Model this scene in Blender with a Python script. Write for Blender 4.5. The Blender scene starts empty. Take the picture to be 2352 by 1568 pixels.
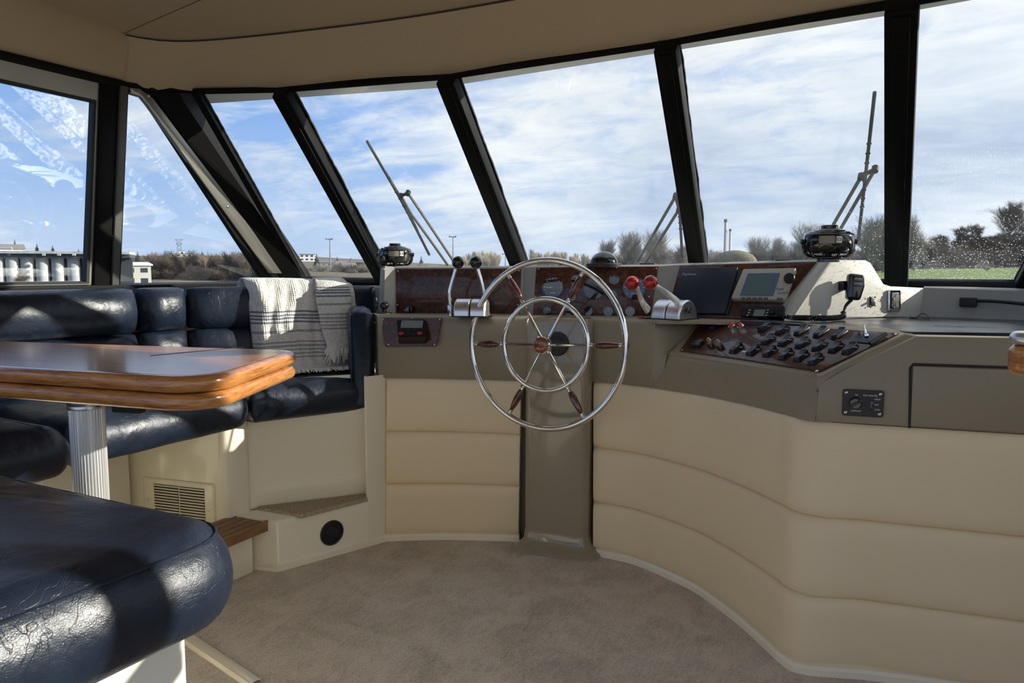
import bpy, bmesh, math, random
from mathutils import Vector, Matrix, noise
random.seed(7)
C = bpy.context.scene
COL = C.collection
V = Vector
PI = math.pi

# ---------------------------------------------------------------- camera (boat axes: +X starboard, +Y bow, +Z up)
EYE = V((0, 0, 1.12)); FPX = 1700.0; PITCH = math.atan(160 / FPX); YAW = math.radians(27)
cam_d = bpy.data.cameras.new('camera'); cam = bpy.data.objects.new('camera', cam_d); COL.objects.link(cam)
cam.location = EYE; cam.rotation_euler = (PI / 2 - PITCH, 0, YAW)
cam_d.sensor_width = 36; cam_d.lens = FPX / 2352 * 36; cam_d.clip_start = 0.02; cam_d.clip_end = 4000
C.camera = cam

# ---------------------------------------------------------------- sun, sky, exposure
SUN_AZ = math.radians(62); SUN_EL = math.radians(20)   # azimuth clockwise from the bow
SUN = V((math.sin(SUN_AZ) * math.cos(SUN_EL), math.cos(SUN_AZ) * math.cos(SUN_EL), math.sin(SUN_EL)))
sun_d = bpy.data.lights.new('sun', 'SUN'); sun = bpy.data.objects.new('sun', sun_d); COL.objects.link(sun)
sun_d.energy = 6.3; sun_d.angle = math.radians(0.6); sun_d.color = (1.0, 0.93, 0.82)
sun.rotation_euler = SUN.to_track_quat('Z', 'Y').to_euler(); sun.location = (30, 20, 20)
C.view_settings.view_transform = 'Standard'; C.view_settings.look = 'None'
C.view_settings.exposure = 0.48; C.view_settings.gamma = 1.0; C.view_settings.use_curve_mapping = False
C.cycles.use_denoising = True
C.cycles.max_bounces = 10; C.cycles.diffuse_bounces = 6; C.cycles.glossy_bounces = 5; C.cycles.transparent_max_bounces = 24
C.cycles.sample_clamp_indirect = 6.0; C.cycles.caustics_reflective = True
SKY_GAIN = 0.90

def nodes_of(idb):
    idb.use_nodes = True
    nt = idb.node_tree; nt.nodes.clear()
    def N(t, **k):
        n = nt.nodes.new(t)
        for a, b in k.items():
            if a == 'inp':
                for i, v in b.items(): n.inputs[i].default_value = v
            else: setattr(n, a, b)
        return n
    L = lambda a, b: nt.links.new(a, b)
    return nt, N, L

def ramp(N, stops, interp='LINEAR'):
    r = N('ShaderNodeValToRGB'); r.color_ramp.interpolation = interp
    e = r.color_ramp.elements
    while len(e) > 1: e.remove(e[0])
    e[0].position = stops[0][0]; e[0].color = tuple(stops[0][1]) + (1,)
    for p, c in stops[1:]:
        x = e.new(p); x.color = tuple(c) + (1,)
    return r
def g(v): return (v, v, v)

def build_world():
    w = bpy.data.worlds.new('sky'); C.world = w
    nt, N, L = nodes_of(w)
    tc = N('ShaderNodeTexCoord'); sep = N('ShaderNodeSeparateXYZ'); L(tc.outputs['Generated'], sep.inputs[0])
    def M(op, a, b=None, c=None):
        m = N('ShaderNodeMath', operation=op)
        for i, v in enumerate((a, b, c)):
            if v is None: continue
            if isinstance(v, (int, float)): m.inputs[i].default_value = v
            else: L(v, m.inputs[i])
        return m.outputs[0]
    z = M('MAXIMUM', sep.outputs[2], 0.0)
    den = M('ADD', z, 0.20)
    u = M('DIVIDE', sep.outputs[0], den); v = M('DIVIDE', sep.outputs[1], den)
    cv = N('ShaderNodeCombineXYZ'); L(u, cv.inputs[0]); L(v, cv.inputs[1])
    # cloud fields: broad sheet + puffs
    n1 = N('ShaderNodeTexNoise', inp={'Scale': 1.1, 'Detail': 8.0, 'Roughness': 0.56, 'Distortion': 0.35}); L(cv.outputs[0], n1.inputs['Vector'])
    mp = N('ShaderNodeMapping', inp={'Location': (3.1, 8.2, 0), 'Scale': (1.0, 1.5, 1)}); L(cv.outputs[0], mp.inputs['Vector'])
    n2 = N('ShaderNodeTexNoise', inp={'Scale': 3.4, 'Detail': 8.0, 'Roughness': 0.62, 'Distortion': 0.5}); L(mp.outputs[0], n2.inputs['Vector'])
    mp3 = N('ShaderNodeMapping', inp={'Location': (7.7, 1.3, 0)}); L(cv.outputs[0], mp3.inputs['Vector'])
    n3 = N('ShaderNodeTexNoise', inp={'Scale': 0.55, 'Detail': 4.0, 'Roughness': 0.5}); L(mp3.outputs[0], n3.inputs['Vector'])
    # towards the sun the sheet is thicker and brighter
    dot = N('ShaderNodeVectorMath', operation='DOT_PRODUCT'); L(tc.outputs['Generated'], dot.inputs[0]); dot.inputs[1].default_value = SUN
    sd = M('MAXIMUM', dot.outputs['Value'], 0.0)
    cover = M('ADD', M('MULTIPLY', n1.outputs[0], 0.75), M('MULTIPLY', n2.outputs[0], 0.42))
    cover = M('ADD', cover, M('MULTIPLY_ADD', dot.outputs['Value'], 0.24, -0.030))
    mask = ramp(N, [(0.45, g(0)), (0.53, g(0.55)), (0.64, g(1))]); L(cover, mask.inputs[0])
    blue = ramp(N, [(0.0, (0.44, 0.57, 0.80)), (0.10, (0.30, 0.47, 0.80)), (0.35, (0.17, 0.33, 0.72)), (1.0, (0.07, 0.17, 0.5))]); L(z, blue.inputs[0])
    shade = M('ADD', M('MULTIPLY', n3.outputs[0], 0.9), M('MULTIPLY', n2.outputs[0], 0.35))
    cc = ramp(N, [(0.43, (0.38, 0.46, 0.62)), (0.56, (0.56, 0.63, 0.75)), (0.72, (0.82, 0.84, 0.87))]); L(shade, cc.inputs[0])
    hz = ramp(N, [(0.0, g(0.7)), (0.07, g(0.45)), (0.18, g(0.0))]); L(z, hz.inputs[0])   # low haze flattens the clouds
    mx = N('ShaderNodeMix', data_type='RGBA'); L(mask.outputs[0], mx.inputs['Factor']); L(blue.outputs[0], mx.inputs['A']); L(cc.outputs[0], mx.inputs['B'])
    mh = N('ShaderNodeMix', data_type='RGBA'); L(M('MULTIPLY', hz.outputs[0], 0.8), mh.inputs['Factor']); L(mx.outputs['Result'], mh.inputs['A'])
    hb = ramp(N, [(0.3, (0.42, 0.53, 0.73)), (0.7, (0.62, 0.70, 0.83))]); L(n3.outputs[0], hb.inputs[0]); L(hb.outputs[0], mh.inputs['B'])
    glow = M('MULTIPLY_ADD', M('POWER', sd, 3.0), 0.32, 1.0)
    sc = N('ShaderNodeVectorMath', operation='SCALE'); L(mh.outputs['Result'], sc.inputs[0]); L(glow, sc.inputs['Scale'])
    bg = N('ShaderNodeBackground', inp={'Strength': SKY_GAIN}); L(sc.outputs[0], bg.inputs['Color'])
    out = N('ShaderNodeOutputWorld'); L(bg.outputs[0], out.inputs[0])
build_world()

# ---------------------------------------------------------------- pixel rays used while measuring the cabin (boat axes)
_c, _s = math.cos(YAW), math.sin(YAW)
def ray(px, py):
    x = (px - 1176) / FPX; v = (784 - py) / FPX
    f = math.cos(PITCH) + v * math.sin(PITCH); u = -math.sin(PITCH) + v * math.cos(PITCH)
    return V((x * _c - f * _s, x * _s + f * _c, u))
def onz(px, py, z): r = ray(px, py); return EYE + r * ((z - EYE.z) / r.z)
def onA(px, py, a): r = ray(px, py); return EYE + r * (a / r.x)
def onB(px, py, b): r = ray(px, py); return EYE + r * (b / r.y)
def onP(px, py, o, n): r = ray(px, py); return EYE + r * ((V(o) - EYE).dot(n) / r.dot(n))
def far(px, D, z=None, py=None):
    """a point D metres ahead in the view direction of column px; height by z, or by row py"""
    r = ray(px, 624 if py is None else py); r = r * (D / (r.x * -_s + r.y * _c)); p = EYE + r
    if z is not None: p.z = z
    return p

# ---------------------------------------------------------------- object helpers
def place(o, parent=None, label=None, cat=None, group=None, kind=None):
    COL.objects.link(o)
    if parent is not None:
        o.parent = parent
        m = Matrix.Identity(4); p = parent
        while p is not None: m = p.matrix_basis @ m if p.parent is None else (p.matrix_parent_inverse @ p.matrix_basis) @ m; p = p.parent
        o.matrix_parent_inverse = m.inverted()
    for k, v in (('label', label), ('category', cat), ('group', group), ('kind', kind)):
        if v: o[k] = v
    return o
def thing(name, loc, label, cat, group=None, kind=None):
    o = bpy.data.objects.new(name, None); o.location = loc; o.empty_display_size = 0.05
    return place(o, None, label, cat, group, kind)
def obj(name, bm, m, parent=None, label=None, cat=None, group=None, kind=None, smooth=35, recalc=True):
    me = bpy.data.meshes.new(name)
    if recalc: bmesh.ops.recalc_face_normals(bm, faces=bm.faces[:])
    bm.to_mesh(me); bm.free()
    if m: me.materials.append(m)
    if smooth:
        me.shade_smooth(); me.set_sharp_from_angle(angle=math.radians(smooth))
    return place(bpy.data.objects.new(name, me), parent, label, cat, group, kind)
def struct(name, bm, m, parent=None, **k): return obj(name, bm, m, parent, kind='structure', **k)
def dup(root, M4, label=None, group=None, name=None):
    """copy a thing with its parts and sub-parts; M4 places the copy"""
    r = root.copy(); COL.objects.link(r); r.matrix_basis = M4
    if label: r['label'] = label
    if group: r['group'] = group
    def rec(src, dst):
        for ch in src.children:
            c = ch.copy(); COL.objects.link(c); c.parent = dst; c.matrix_parent_inverse = ch.matrix_parent_inverse.copy(); rec(ch, c)
    rec(root, r)
    return r

# ---------------------------------------------------------------- mesh helpers (add shapes to a bmesh)
def BM(): return bmesh.new()
def frame(n, up=V((0, 0, 1))):
    """3x3 whose columns are right, up, normal"""
    n = V(n).normalized(); x = up.cross(n)
    if x.length < 1e-5: x = V((1, 0, 0)).cross(n)
    x.normalize(); y = n.cross(x)
    return Matrix((x, y, n)).transposed()
def box(bm, c, s, R=None, bev=0, seg=2):
    t = bmesh.new(); bmesh.ops.create_cube(t, size=1)
    for v in t.verts: v.co = V((v.co.x * s[0], v.co.y * s[1], v.co.z * s[2]))
    if bev: bmesh.ops.bevel(t, geom=t.edges[:] , offset=bev, segments=seg, profile=0.5, affect='EDGES')
    M4 = Matrix.Translation(c) @ (R.to_4x4() if R else Matrix.Identity(4))
    merge(bm, t, M4)
def merge(bm, t, M4=None):
    if M4 is not None: bmesh.ops.transform(t, matrix=M4, verts=t.verts[:])
    mp = {}
    for v in t.verts: mp[v] = bm.verts.new(v.co)
    for f in t.faces:
        try: bm.faces.new([mp[v] for v in f.verts])
        except ValueError: pass
    t.free()
def prism(bm, pts, vec, bev=0, seg=2, bev_vert=0):
    """polygon pts extruded by vec; optional bevel of every edge"""
    t = bmesh.new(); a = [t.verts.new(p) for p in pts]; f = t.faces.new(a)
    r = bmesh.ops.extrude_face_region(t, geom=[f]); nv = [e for e in r['geom'] if isinstance(e, bmesh.types.BMVert)]
    bmesh.ops.translate(t, vec=V(vec), verts=nv)
    bmesh.ops.recalc_face_normals(t, faces=t.faces[:])
    if bev: bmesh.ops.bevel(t, geom=t.edges[:], offset=bev, segments=seg, profile=0.5, affect='EDGES', clamp_overlap=True)
    merge(bm, t)
def loft(bm, rows, closed=False, cap0=False, cap1=False):
    vs = [[bm.verts.new(p) for p in r] for r in rows]
    n = len(vs[0])
    for a, b in zip(vs, vs[1:]):
        for i in range(n if closed else n - 1):
            j = (i + 1) % n
            try: bm.faces.new((a[i], a[j], b[j], b[i]))
            except ValueError: pass
    if cap0: bm.faces.new(vs[0][::-1])
    if cap1: bm.faces.new(vs[-1])
    return vs
def tube(bm, pts, r, n=10, closed=False, caps=True):
    pts = [V(p) for p in pts]; N_ = len(pts)
    rr = r if isinstance(r, (list, tuple)) else [r] * N_
    rows = []; up = None
    for i, p in enumerate(pts):
        if closed: t = pts[(i + 1) % N_] - pts[i - 1]
        else: t = pts[min(i + 1, N_ - 1)] - pts[max(i - 1, 0)]
        t.normalize()
        if up is None:
            up = V((0, 0, 1)) if abs(t.z) < 0.9 else V((1, 0, 0))
        x = up - t * up.dot(t); x.normalize(); y = t.cross(x); up = x
        rows.append([p + (x * math.cos(2 * PI * k / n) + y * math.sin(2 * PI * k / n)) * rr[i] for k in range(n)])
    if closed: rows.append(rows[0])
    if closed:
        vs = [[bm.verts.new(p) for p in r_] for r_ in rows[:-1]]; vs.append(vs[0])
        for a, b in zip(vs, vs[1:]):
            for i in range(n): bm.faces.new((a[i], a[(i + 1) % n], b[(i + 1) % n], b[i]))
    else: loft(bm, rows, True, caps, caps)
def lathe(bm, prof, o, ax, n=24, cap=True, ang0=0, up=None):
    """profile (radius, height) turned about axis ax through o"""
    R = frame(ax) if up is None else frame(ax, up); o = V(o)
    rows = []
    for r, h in prof:
        rows.append([o + R @ V((r * math.cos(2 * PI * k / n + ang0), r * math.sin(2 * PI * k / n + ang0), h)) for k in range(n)])
    loft(bm, rows, True, cap, cap)
def ball(bm, c, r, u=20, v=12, sc=(1, 1, 1), R=None):
    t = bmesh.new(); bmesh.ops.create_uvsphere(t, u_segments=u, v_segments=v, radius=r)
    for q in t.verts: q.co = V((q.co.x * sc[0], q.co.y * sc[1], q.co.z * sc[2]))
    merge(bm, t, Matrix.Translation(c) @ (R.to_4x4() if R else Matrix.Identity(4)))
def rrect(w, h, r, k=5):
    """rounded rectangle outline, counter-clockwise, centred"""
    o = []
    for cx, cy, a0 in ((w / 2 - r, h / 2 - r, 0), (-w / 2 + r, h / 2 - r, PI / 2), (-w / 2 + r, -h / 2 + r, PI), (w / 2 - r, -h / 2 + r, 1.5 * PI)):
        for i in range(k + 1):
            a = a0 + PI / 2 * i / k; o.append((cx + r * math.cos(a), cy + r * math.sin(a)))
    return o
def round_poly(pts, rad, k=6):
    """2D polygon with each corner rounded by rad (number or list)"""
    n = len(pts); o = []
    for i in range(n):
        p = V(pts[i]).to_2d(); a = V(pts[i - 1]).to_2d(); b = V(pts[(i + 1) % n]).to_2d()
        r = rad[i] if isinstance(rad, (list, tuple)) else rad
        if r <= 1e-4: o.append(p); continue
        da, db = (a - p).normalized(), (b - p).normalized()
        ang = da.angle(db); t = min(r / math.tan(ang / 2), (a - p).length * .48, (b - p).length * .48); r2 = t * math.tan(ang / 2)
        c = p + (da + db).normalized() * (r2 / math.sin(ang / 2))
        s = p + da * t - c; e = p + db * t - c
        a0 = math.atan2(s.y, s.x); a1 = math.atan2(e.y, e.x); d = (a1 - a0 + PI) % (2 * PI) - PI
        for j in range(k + 1):
            q = a0 + d * j / k; o.append(c + V((math.cos(q), math.sin(q))) * r2)
    return o
def ccw(p):
    s = sum(p[i - 1][0] * p[i][1] - p[i][0] * p[i - 1][1] for i in range(len(p)))
    return p if s > 0 else p[::-1]
def inset(p, d):
    n = len(p); o = []
    for i in range(n):
        a, b, c = V(p[i - 1]).to_2d(), V(p[i]).to_2d(), V(p[(i + 1) % n]).to_2d()
        t1 = (b - a); t2 = (c - b)
        if t1.length < 1e-7: t1 = t2
        if t2.length < 1e-7: t2 = t1
        n1 = V((-t1.y, t1.x)).normalized(); n2 = V((-t2.y, t2.x)).normalized()
        m = n1 + n2
        if m.length < 1e-6: m = n1
        m.normalize(); k = 1 / max(0.5, m.dot(n1))
        o.append(b + m * d * k)
    return o
def slab(bm, outline, prof, M4=None, dome=0.0, rings=0):
    """outline (2D ccw) swept through profile [(inset, z)], closed with caps; dome raises the top centre"""
    rows = []
    for d, z in prof:
        rows.append([V((p[0], p[1], z)) for p in inset(outline, d)])
    t = bmesh.new()
    if rings:
        last = rows[-1]; c = sum(last, V()) / len(last)
        for j in range(1, rings + 1):
            f = j / (rings + 0.6); z = dome * math.sin(f * PI / 2)
            rows.append([p.lerp(c, f) + V((0, 0, z)) for p in last])
    loft(t, rows, True, True, True)
    merge(bm, t, M4)
def bull(h, r, z0=0, k=5):
    """bullnose profile: thickness h, edge radius r"""
    o = []
    for i in range(k + 1):
        a = -PI / 2 + PI / 2 * i / k; o.append((r - r * math.cos(a), z0 + r + r * math.sin(a)))
    for i in range(k + 1):
        a = PI / 2 * i / k; o.append((r - r * math.cos(a), z0 + h - r + r * math.sin(a)))
    return o
def M_of(o, R): return Matrix.Translation(o) @ R.to_4x4()
def plate(bm, pts, th, n, bev=0.0):
    """flat polygon of world points, thickened by th along n"""
    prism(bm, pts, V(n).normalized() * th, bev)
def spline(pts, k=8):
    """Catmull-Rom through pts"""
    pts = [V(p) for p in pts]; o = []
    for i in range(len(pts) - 1):
        p0 = pts[max(i - 1, 0)]; p1 = pts[i]; p2 = pts[i + 1]; p3 = pts[min(i + 2, len(pts) - 1)]
        for j in range(k):
            t = j / k
            o.append(0.5 * ((2 * p1) + (p2 - p0) * t + (2 * p0 - 5 * p1 + 4 * p2 - p3) * t * t + (3 * p1 - p0 - 3 * p2 + p3) * t ** 3))
    o.append(pts[-1]); return o
def resample(pts, n):
    L_ = [0]
    for a, b in zip(pts, pts[1:]): L_.append(L_[-1] + (b - a).length)
    o = []; j = 0
    for i in range(n):
        d = L_[-1] * i / (n - 1)
        while j < len(pts) - 2 and L_[j + 1] < d: j += 1
        s = L_[j + 1] - L_[j]; o.append(pts[j].lerp(pts[j + 1], 0 if s == 0 else (d - L_[j]) / s))
    return o
def text(body, size, o, R, m, parent, name='lettering', align='CENTER', ext=0.0004, shear=0.0, label=None):
    cu = bpy.data.curves.new(name, 'FONT'); cu.body = body; cu.size = size; cu.align_x = align; cu.align_y = 'CENTER'; cu.extrude = ext; cu.shear = shear; cu.resolution_u = 2
    cu.materials.append(m)
    tmp = bpy.data.objects.new('tmp', cu); me = bpy.data.meshes.new_from_object(tmp); bpy.data.objects.remove(tmp); bpy.data.curves.remove(cu)
    me.name = name; ob = bpy.data.objects.new(name, me); ob.matrix_basis = M_of(o, R)
    return place(ob, parent, label)

# ---------------------------------------------------------------- materials
def mat(name, col, rough=0.5, metal=0.0, spec=0.5, bump=None, var=None, coat=0.0, coat_r=0.1, rvar=None, detail=None):
    """bump=(scale, strength, detail) ; var=(scale, colour2, lo, hi) mixes in colour2 by noise"""
    m = bpy.data.materials.new(name); nt, N, L = nodes_of(m)
    b = N('ShaderNodeBsdfPrincipled'); out = N('ShaderNodeOutputMaterial'); L(b.outputs[0], out.inputs[0])
    b.inputs['Base Color'].default_value = tuple(col) + (1,); b.inputs['Roughness'].default_value = rough
    b.inputs['Metallic'].default_value = metal; b.inputs['Specular IOR Level'].default_value = spec
    b.inputs['Coat Weight'].default_value = coat; b.inputs['Coat Roughness'].default_value = coat_r
    tc = N('ShaderNodeTexCoord')
    if var:
        sc = var[0]; n = N('ShaderNodeTexNoise', inp={'Detail': 6.0, 'Roughness': 0.6})
        if isinstance(sc, (tuple, list)):
            mp = N('ShaderNodeMapping', inp={'Scale': sc}); L(tc.outputs['Object'], mp.inputs[0]); L(mp.outputs[0], n.inputs['Vector']); n.inputs['Scale'].default_value = 1.0
        else: L(tc.outputs['Object'], n.inputs['Vector']); n.inputs['Scale'].default_value = sc
        r = ramp(N, [(var[2], col), (var[3], var[1])]); L(n.outputs[0], r.inputs[0]); L(r.outputs[0], b.inputs['Base Color'])
    if bump:
        n = N('ShaderNodeTexNoise', inp={'Scale': bump[0], 'Detail': bump[2] if len(bump) > 2 else 3.0}); L(tc.outputs['Object'], n.inputs['Vector'])
        bp = N('ShaderNodeBump', inp={'Strength': bump[1], 'Distance': bump[3] if len(bump) > 3 else 0.002}); L(n.outputs[0], bp.inputs['Height']); L(bp.outputs[0], b.inputs['Normal'])
    if rvar:
        n = N('ShaderNodeTexNoise', inp={'Scale': rvar[0], 'Detail': 4.0}); L(tc.outputs['Object'], n.inputs['Vector'])
        r = ramp(N, [(0.35, g(rvar[1])), (0.65, g(rvar[2]))]); L(n.outputs[0], r.inputs[0]); L(r.outputs[0], b.inputs['Roughness'])
    return m
def glass_mat(name, tint=(0.97, 0.985, 0.98), dust=0.012):
    m = bpy.data.materials.new(name); nt, N, L = nodes_of(m)
    lw = N('ShaderNodeLayerWeight', inp={'Blend': 0.5})
    pw = N('ShaderNodeMath', operation='POWER', inp={1: 5.0}); L(lw.outputs['Facing'], pw.inputs[0])
    ma = N('ShaderNodeMath', operation='MULTIPLY_ADD', inp={1: 0.95, 2: 0.042}); L(pw.outputs[0], ma.inputs[0])
    t = N('ShaderNodeBsdfTransparent'); t.inputs[0].default_value = tint + (1,)
    gl = N('ShaderNodeBsdfGlossy'); gl.inputs['Roughness'].default_value = 0.0
    mx = N('ShaderNodeMixShader'); L(ma.outputs[0], mx.inputs[0]); L(t.outputs[0], mx.inputs[1]); L(gl.outputs[0], mx.inputs[2])
    d = N('ShaderNodeBsdfTranslucent'); d.inputs[0].default_value = (0.9, 0.9, 0.9, 1)
    tc = N('ShaderNodeTexCoord'); n = N('ShaderNodeTexNoise', inp={'Scale': 3.0, 'Detail': 6.0, 'Distortion': 1.0}); L(tc.outputs['Object'], n.inputs['Vector'])
    r = ramp(N, [(0.35, g(dust * 0.3)), (0.75, g(dust * 1.6))]); L(n.outputs[0], r.inputs[0])
    m2 = N('ShaderNodeMixShader'); L(r.outputs[0], m2.inputs[0]); L(mx.outputs[0], m2.inputs[1]); L(d.outputs[0], m2.inputs[2])
    out = N('ShaderNodeOutputMaterial'); L(m2.outputs[0], out.inputs[0])
    return m
def leather_mat(name, col):
    m = bpy.data.materials.new(name); nt, N, L = nodes_of(m)
    b = N('ShaderNodeBsdfPrincipled'); out = N('ShaderNodeOutputMaterial'); L(b.outputs[0], out.inputs[0])
    b.inputs['Specular IOR Level'].default_value = 0.45
    tc = N('ShaderNodeTexCoord')
    n0 = N('ShaderNodeTexNoise', inp={'Scale': 9.0, 'Detail': 5.0}); L(tc.outputs['Object'], n0.inputs['Vector'])
    c = ramp(N, [(0.3, tuple(x * 0.75 for x in col)), (0.7, tuple(x * 1.35 for x in col))]); L(n0.outputs[0], c.inputs[0]); L(c.outputs[0], b.inputs['Base Color'])
    rr = ramp(N, [(0.3, g(0.30)), (0.7, g(0.46))]); L(n0.outputs[0], rr.inputs[0]); L(rr.outputs[0], b.inputs['Roughness'])
    v = N('ShaderNodeTexVoronoi', feature='DISTANCE_TO_EDGE', inp={'Scale': 260.0}); L(tc.outputs['Object'], v.inputs['Vector'])
    # creases: thin warped voronoi cracks, only in places
    dn = N('ShaderNodeTexNoise', inp={'Scale': 7.0, 'Detail': 3.0}); L(tc.outputs['Object'], dn.inputs['Vector'])
    vm = N('ShaderNodeVectorMath', operation='MULTIPLY_ADD'); L(dn.outputs['Color'], vm.inputs[0]); vm.inputs[1].default_value = (0.10, 0.10, 0.10); L(tc.outputs['Object'], vm.inputs[2])
    cr = N('ShaderNodeTexNoise', inp={'Scale': 11.0, 'Detail': 2.0, 'Distortion': 2.2}); L(vm.outputs[0], cr.inputs['Vector'])
    crr = ramp(N, [(0.482, g(1)), (0.495, g(0)), (0.505, g(0)), (0.518, g(1))]); L(cr.outputs[0], crr.inputs[0])
    big = N('ShaderNodeTexNoise', inp={'Scale': 14.0, 'Detail': 3.0}); L(tc.outputs['Object'], big.inputs['Vector'])
    b1 = N('ShaderNodeBump', inp={'Strength': 0.30, 'Distance': 0.0012}); L(v.outputs['Distance'], b1.inputs['Height'])
    cm = N('ShaderNodeTexNoise', inp={'Scale': 5.0, 'Detail': 2.0}); L(tc.outputs['Object'], cm.inputs['Vector'])
    cmr = ramp(N, [(0.45, g(0)), (0.60, g(0.35))]); L(cm.outputs[0], cmr.inputs[0])
    b2 = N('ShaderNodeBump', inp={'Strength': 0.30, 'Distance': 0.0014}); L(cmr.outputs[0], b2.inputs['Strength']); L(crr.outputs[0], b2.inputs['Height']); L(b1.outputs[0], b2.inputs['Normal'])
    b3 = N('ShaderNodeBump', inp={'Strength': 0.45, 'Distance': 0.012}); L(big.outputs[0], b3.inputs['Height']); L(b2.outputs[0], b3.inputs['Normal'])
    L(b3.outputs[0], b.inputs['Normal'])
    return m
def wood_mat(name, c1, c2, scale, rot=0.0, rough=0.25, coat=0.4):
    m = bpy.data.materials.new(name); nt, N, L = nodes_of(m)
    b = N('ShaderNodeBsdfPrincipled'); out = N('ShaderNodeOutputMaterial'); L(b.outputs[0], out.inputs[0])
    b.inputs['Roughness'].default_value = rough; b.inputs['Coat Weight'].default_value = coat; b.inputs['Coat Roughness'].default_value = 0.12
    tc = N('ShaderNodeTexCoord'); mp = N('ShaderNodeMapping', inp={'Scale': scale, 'Rotation': (0, 0, rot)}); L(tc.outputs['Object'], mp.inputs[0])
    n = N('ShaderNodeTexNoise', inp={'Scale': 1.0, 'Detail': 7.0, 'Roughness': 0.65, 'Distortion': 0.6}); L(mp.outputs[0], n.inputs['Vector'])
    r = ramp(N, [(0.33, c1), (0.5, tuple((x + y) / 2 for x, y in zip(c1, c2))), (0.66, c2)]); L(n.outputs[0], r.inputs[0]); L(r.outputs[0], b.inputs['Base Color'])
    bp = N('ShaderNodeBump', inp={'Strength': 0.08, 'Distance': 0.001}); L(n.outputs[0], bp.inputs['Height']); L(bp.outputs[0], b.inputs['Normal'])
    return m
def burl_mat(name):
    m = bpy.data.materials.new(name); nt, N, L = nodes_of(m)
    b = N('ShaderNodeBsdfPrincipled'); out = N('ShaderNodeOutputMaterial'); L(b.outputs[0], out.inputs[0])
    b.inputs['Roughness'].default_value = 0.35; b.inputs['Specular IOR Level'].default_value = 0.3; b.inputs['Coat Weight'].default_value = 0.45; b.inputs['Coat Roughness'].default_value = 0.05
    tc = N('ShaderNodeTexCoord')
    n = N('ShaderNodeTexNoise', inp={'Scale': 26.0, 'Detail': 9.0, 'Roughness': 0.72, 'Distortion': 2.2}); L(tc.outputs['Object'], n.inputs['Vector'])
    r = ramp(N, [(0.30, (0.008, 0.002, 0.001)), (0.48, (0.050, 0.012, 0.004)), (0.62, (0.13, 0.038, 0.010)), (0.75, (0.21, 0.075, 0.02))]); L(n.outputs[0], r.inputs[0]); L(r.outputs[0], b.inputs['Base Color'])
    return m
def carpet_mat(name, c1, c2):
    m = bpy.data.materials.new(name); nt, N, L = nodes_of(m)
    b = N('ShaderNodeBsdfPrincipled'); out = N('ShaderNodeOutputMaterial'); L(b.outputs[0], out.inputs[0])
    b.inputs['Roughness'].default_value = 0.95; b.inputs['Specular IOR Level'].default_value = 0.1; b.inputs['Sheen Weight'].default_value = 0.35
    tc = N('ShaderNodeTexCoord')
    n = N('ShaderNodeTexNoise', inp={'Scale': 150.0, 'Detail': 4.0, 'Distortion': 0.8}); L(tc.outputs['Object'], n.inputs['Vector'])
    big = N('ShaderNodeTexNoise', inp={'Scale': 5.0, 'Detail': 4.0, 'Distortion': 1.2}); L(tc.outputs['Object'], big.inputs['Vector'])
    mp = N('ShaderNodeMapping', inp={'Scale': (40, 11, 1), 'Rotation': (0, 0, 0.5)}); L(tc.outputs['Object'], mp.inputs[0])
    st = N('ShaderNodeTexNoise', inp={'Scale': 1.0, 'Detail': 3.0, 'Distortion': 2.0}); L(mp.outputs[0], st.inputs['Vector'])
    a = N('ShaderNodeMath', operation='MULTIPLY_ADD', inp={1: 0.55}); L(big.outputs[0], a.inputs[0])
    a2 = N('ShaderNodeMath', operation='MULTIPLY_ADD', inp={1: 0.3}); L(st.outputs[0], a2.inputs[0])
    s0 = N('ShaderNodeMath', operation='MULTIPLY', inp={1: 0.55}); L(n.outputs[0], s0.inputs[0]); L(s0.outputs[0], a2.inputs[2]); L(a2.outputs[0], a.inputs[2])
    r = ramp(N, [(0.46, c1), (0.78, c2)]); L(a.outputs[0], r.inputs[0]); L(r.outputs[0], b.inputs['Base Color'])
    bp = N('ShaderNodeBump', inp={'Strength': 0.9, 'Distance': 0.006}); L(n.outputs[0], bp.inputs['Height'])
    b2 = N('ShaderNodeBump', inp={'Strength': 0.5, 'Distance': 0.006}); L(st.outputs[0], b2.inputs['Height']); L(bp.outputs[0], b2.inputs['Normal']); L(b2.outputs[0], b.inputs['Normal'])
    return m

M_CREAM = mat('cream_vinyl', (0.84, 0.69, 0.45), 0.42, bump=(420, 0.08, 2, 0.001))
M_GEL = mat('cream_gelcoat', (0.88, 0.81, 0.64), 0.22, coat=0.4, coat_r=0.06, bump=(5, 0.05, 2, 0.01))
M_WHITE = mat('white_gelcoat', (0.84, 0.82, 0.74), 0.3)
M_TAUPE = mat('taupe_laminate', (0.285, 0.243, 0.165), 0.45, spec=0.4, bump=(300, 0.15, 3, 0.001), coat=0.15, coat_r=0.3)
M_TAUPE_GLOSS = mat('taupe_gelcoat', (0.285, 0.243, 0.165), 0.24, coat=0.7, coat_r=0.06)
M_SPECK = mat('speckled_grey_plastic', (0.46, 0.44, 0.39), 0.55, bump=(420, 0.5, 3, 0.0012), var=(500, (0.62, 0.60, 0.54), 0.40, 0.65))
M_HEAD = mat('tan_headliner', (0.52, 0.41, 0.265), 0.6, bump=(500, 0.08))
M_LEATHER = leather_mat('navy_leather', (0.008, 0.014, 0.028))
M_TEAK = wood_mat('varnished_teak', (0.27, 0.085, 0.018), (0.58, 0.27, 0.085), (3, 40, 40), 0.2)
M_TEAK_EDGE = wood_mat('varnished_teak_edge', (0.30, 0.095, 0.018), (0.60, 0.27, 0.075), (14, 14, 120), 0.5, 0.22, 0.6)
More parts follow.
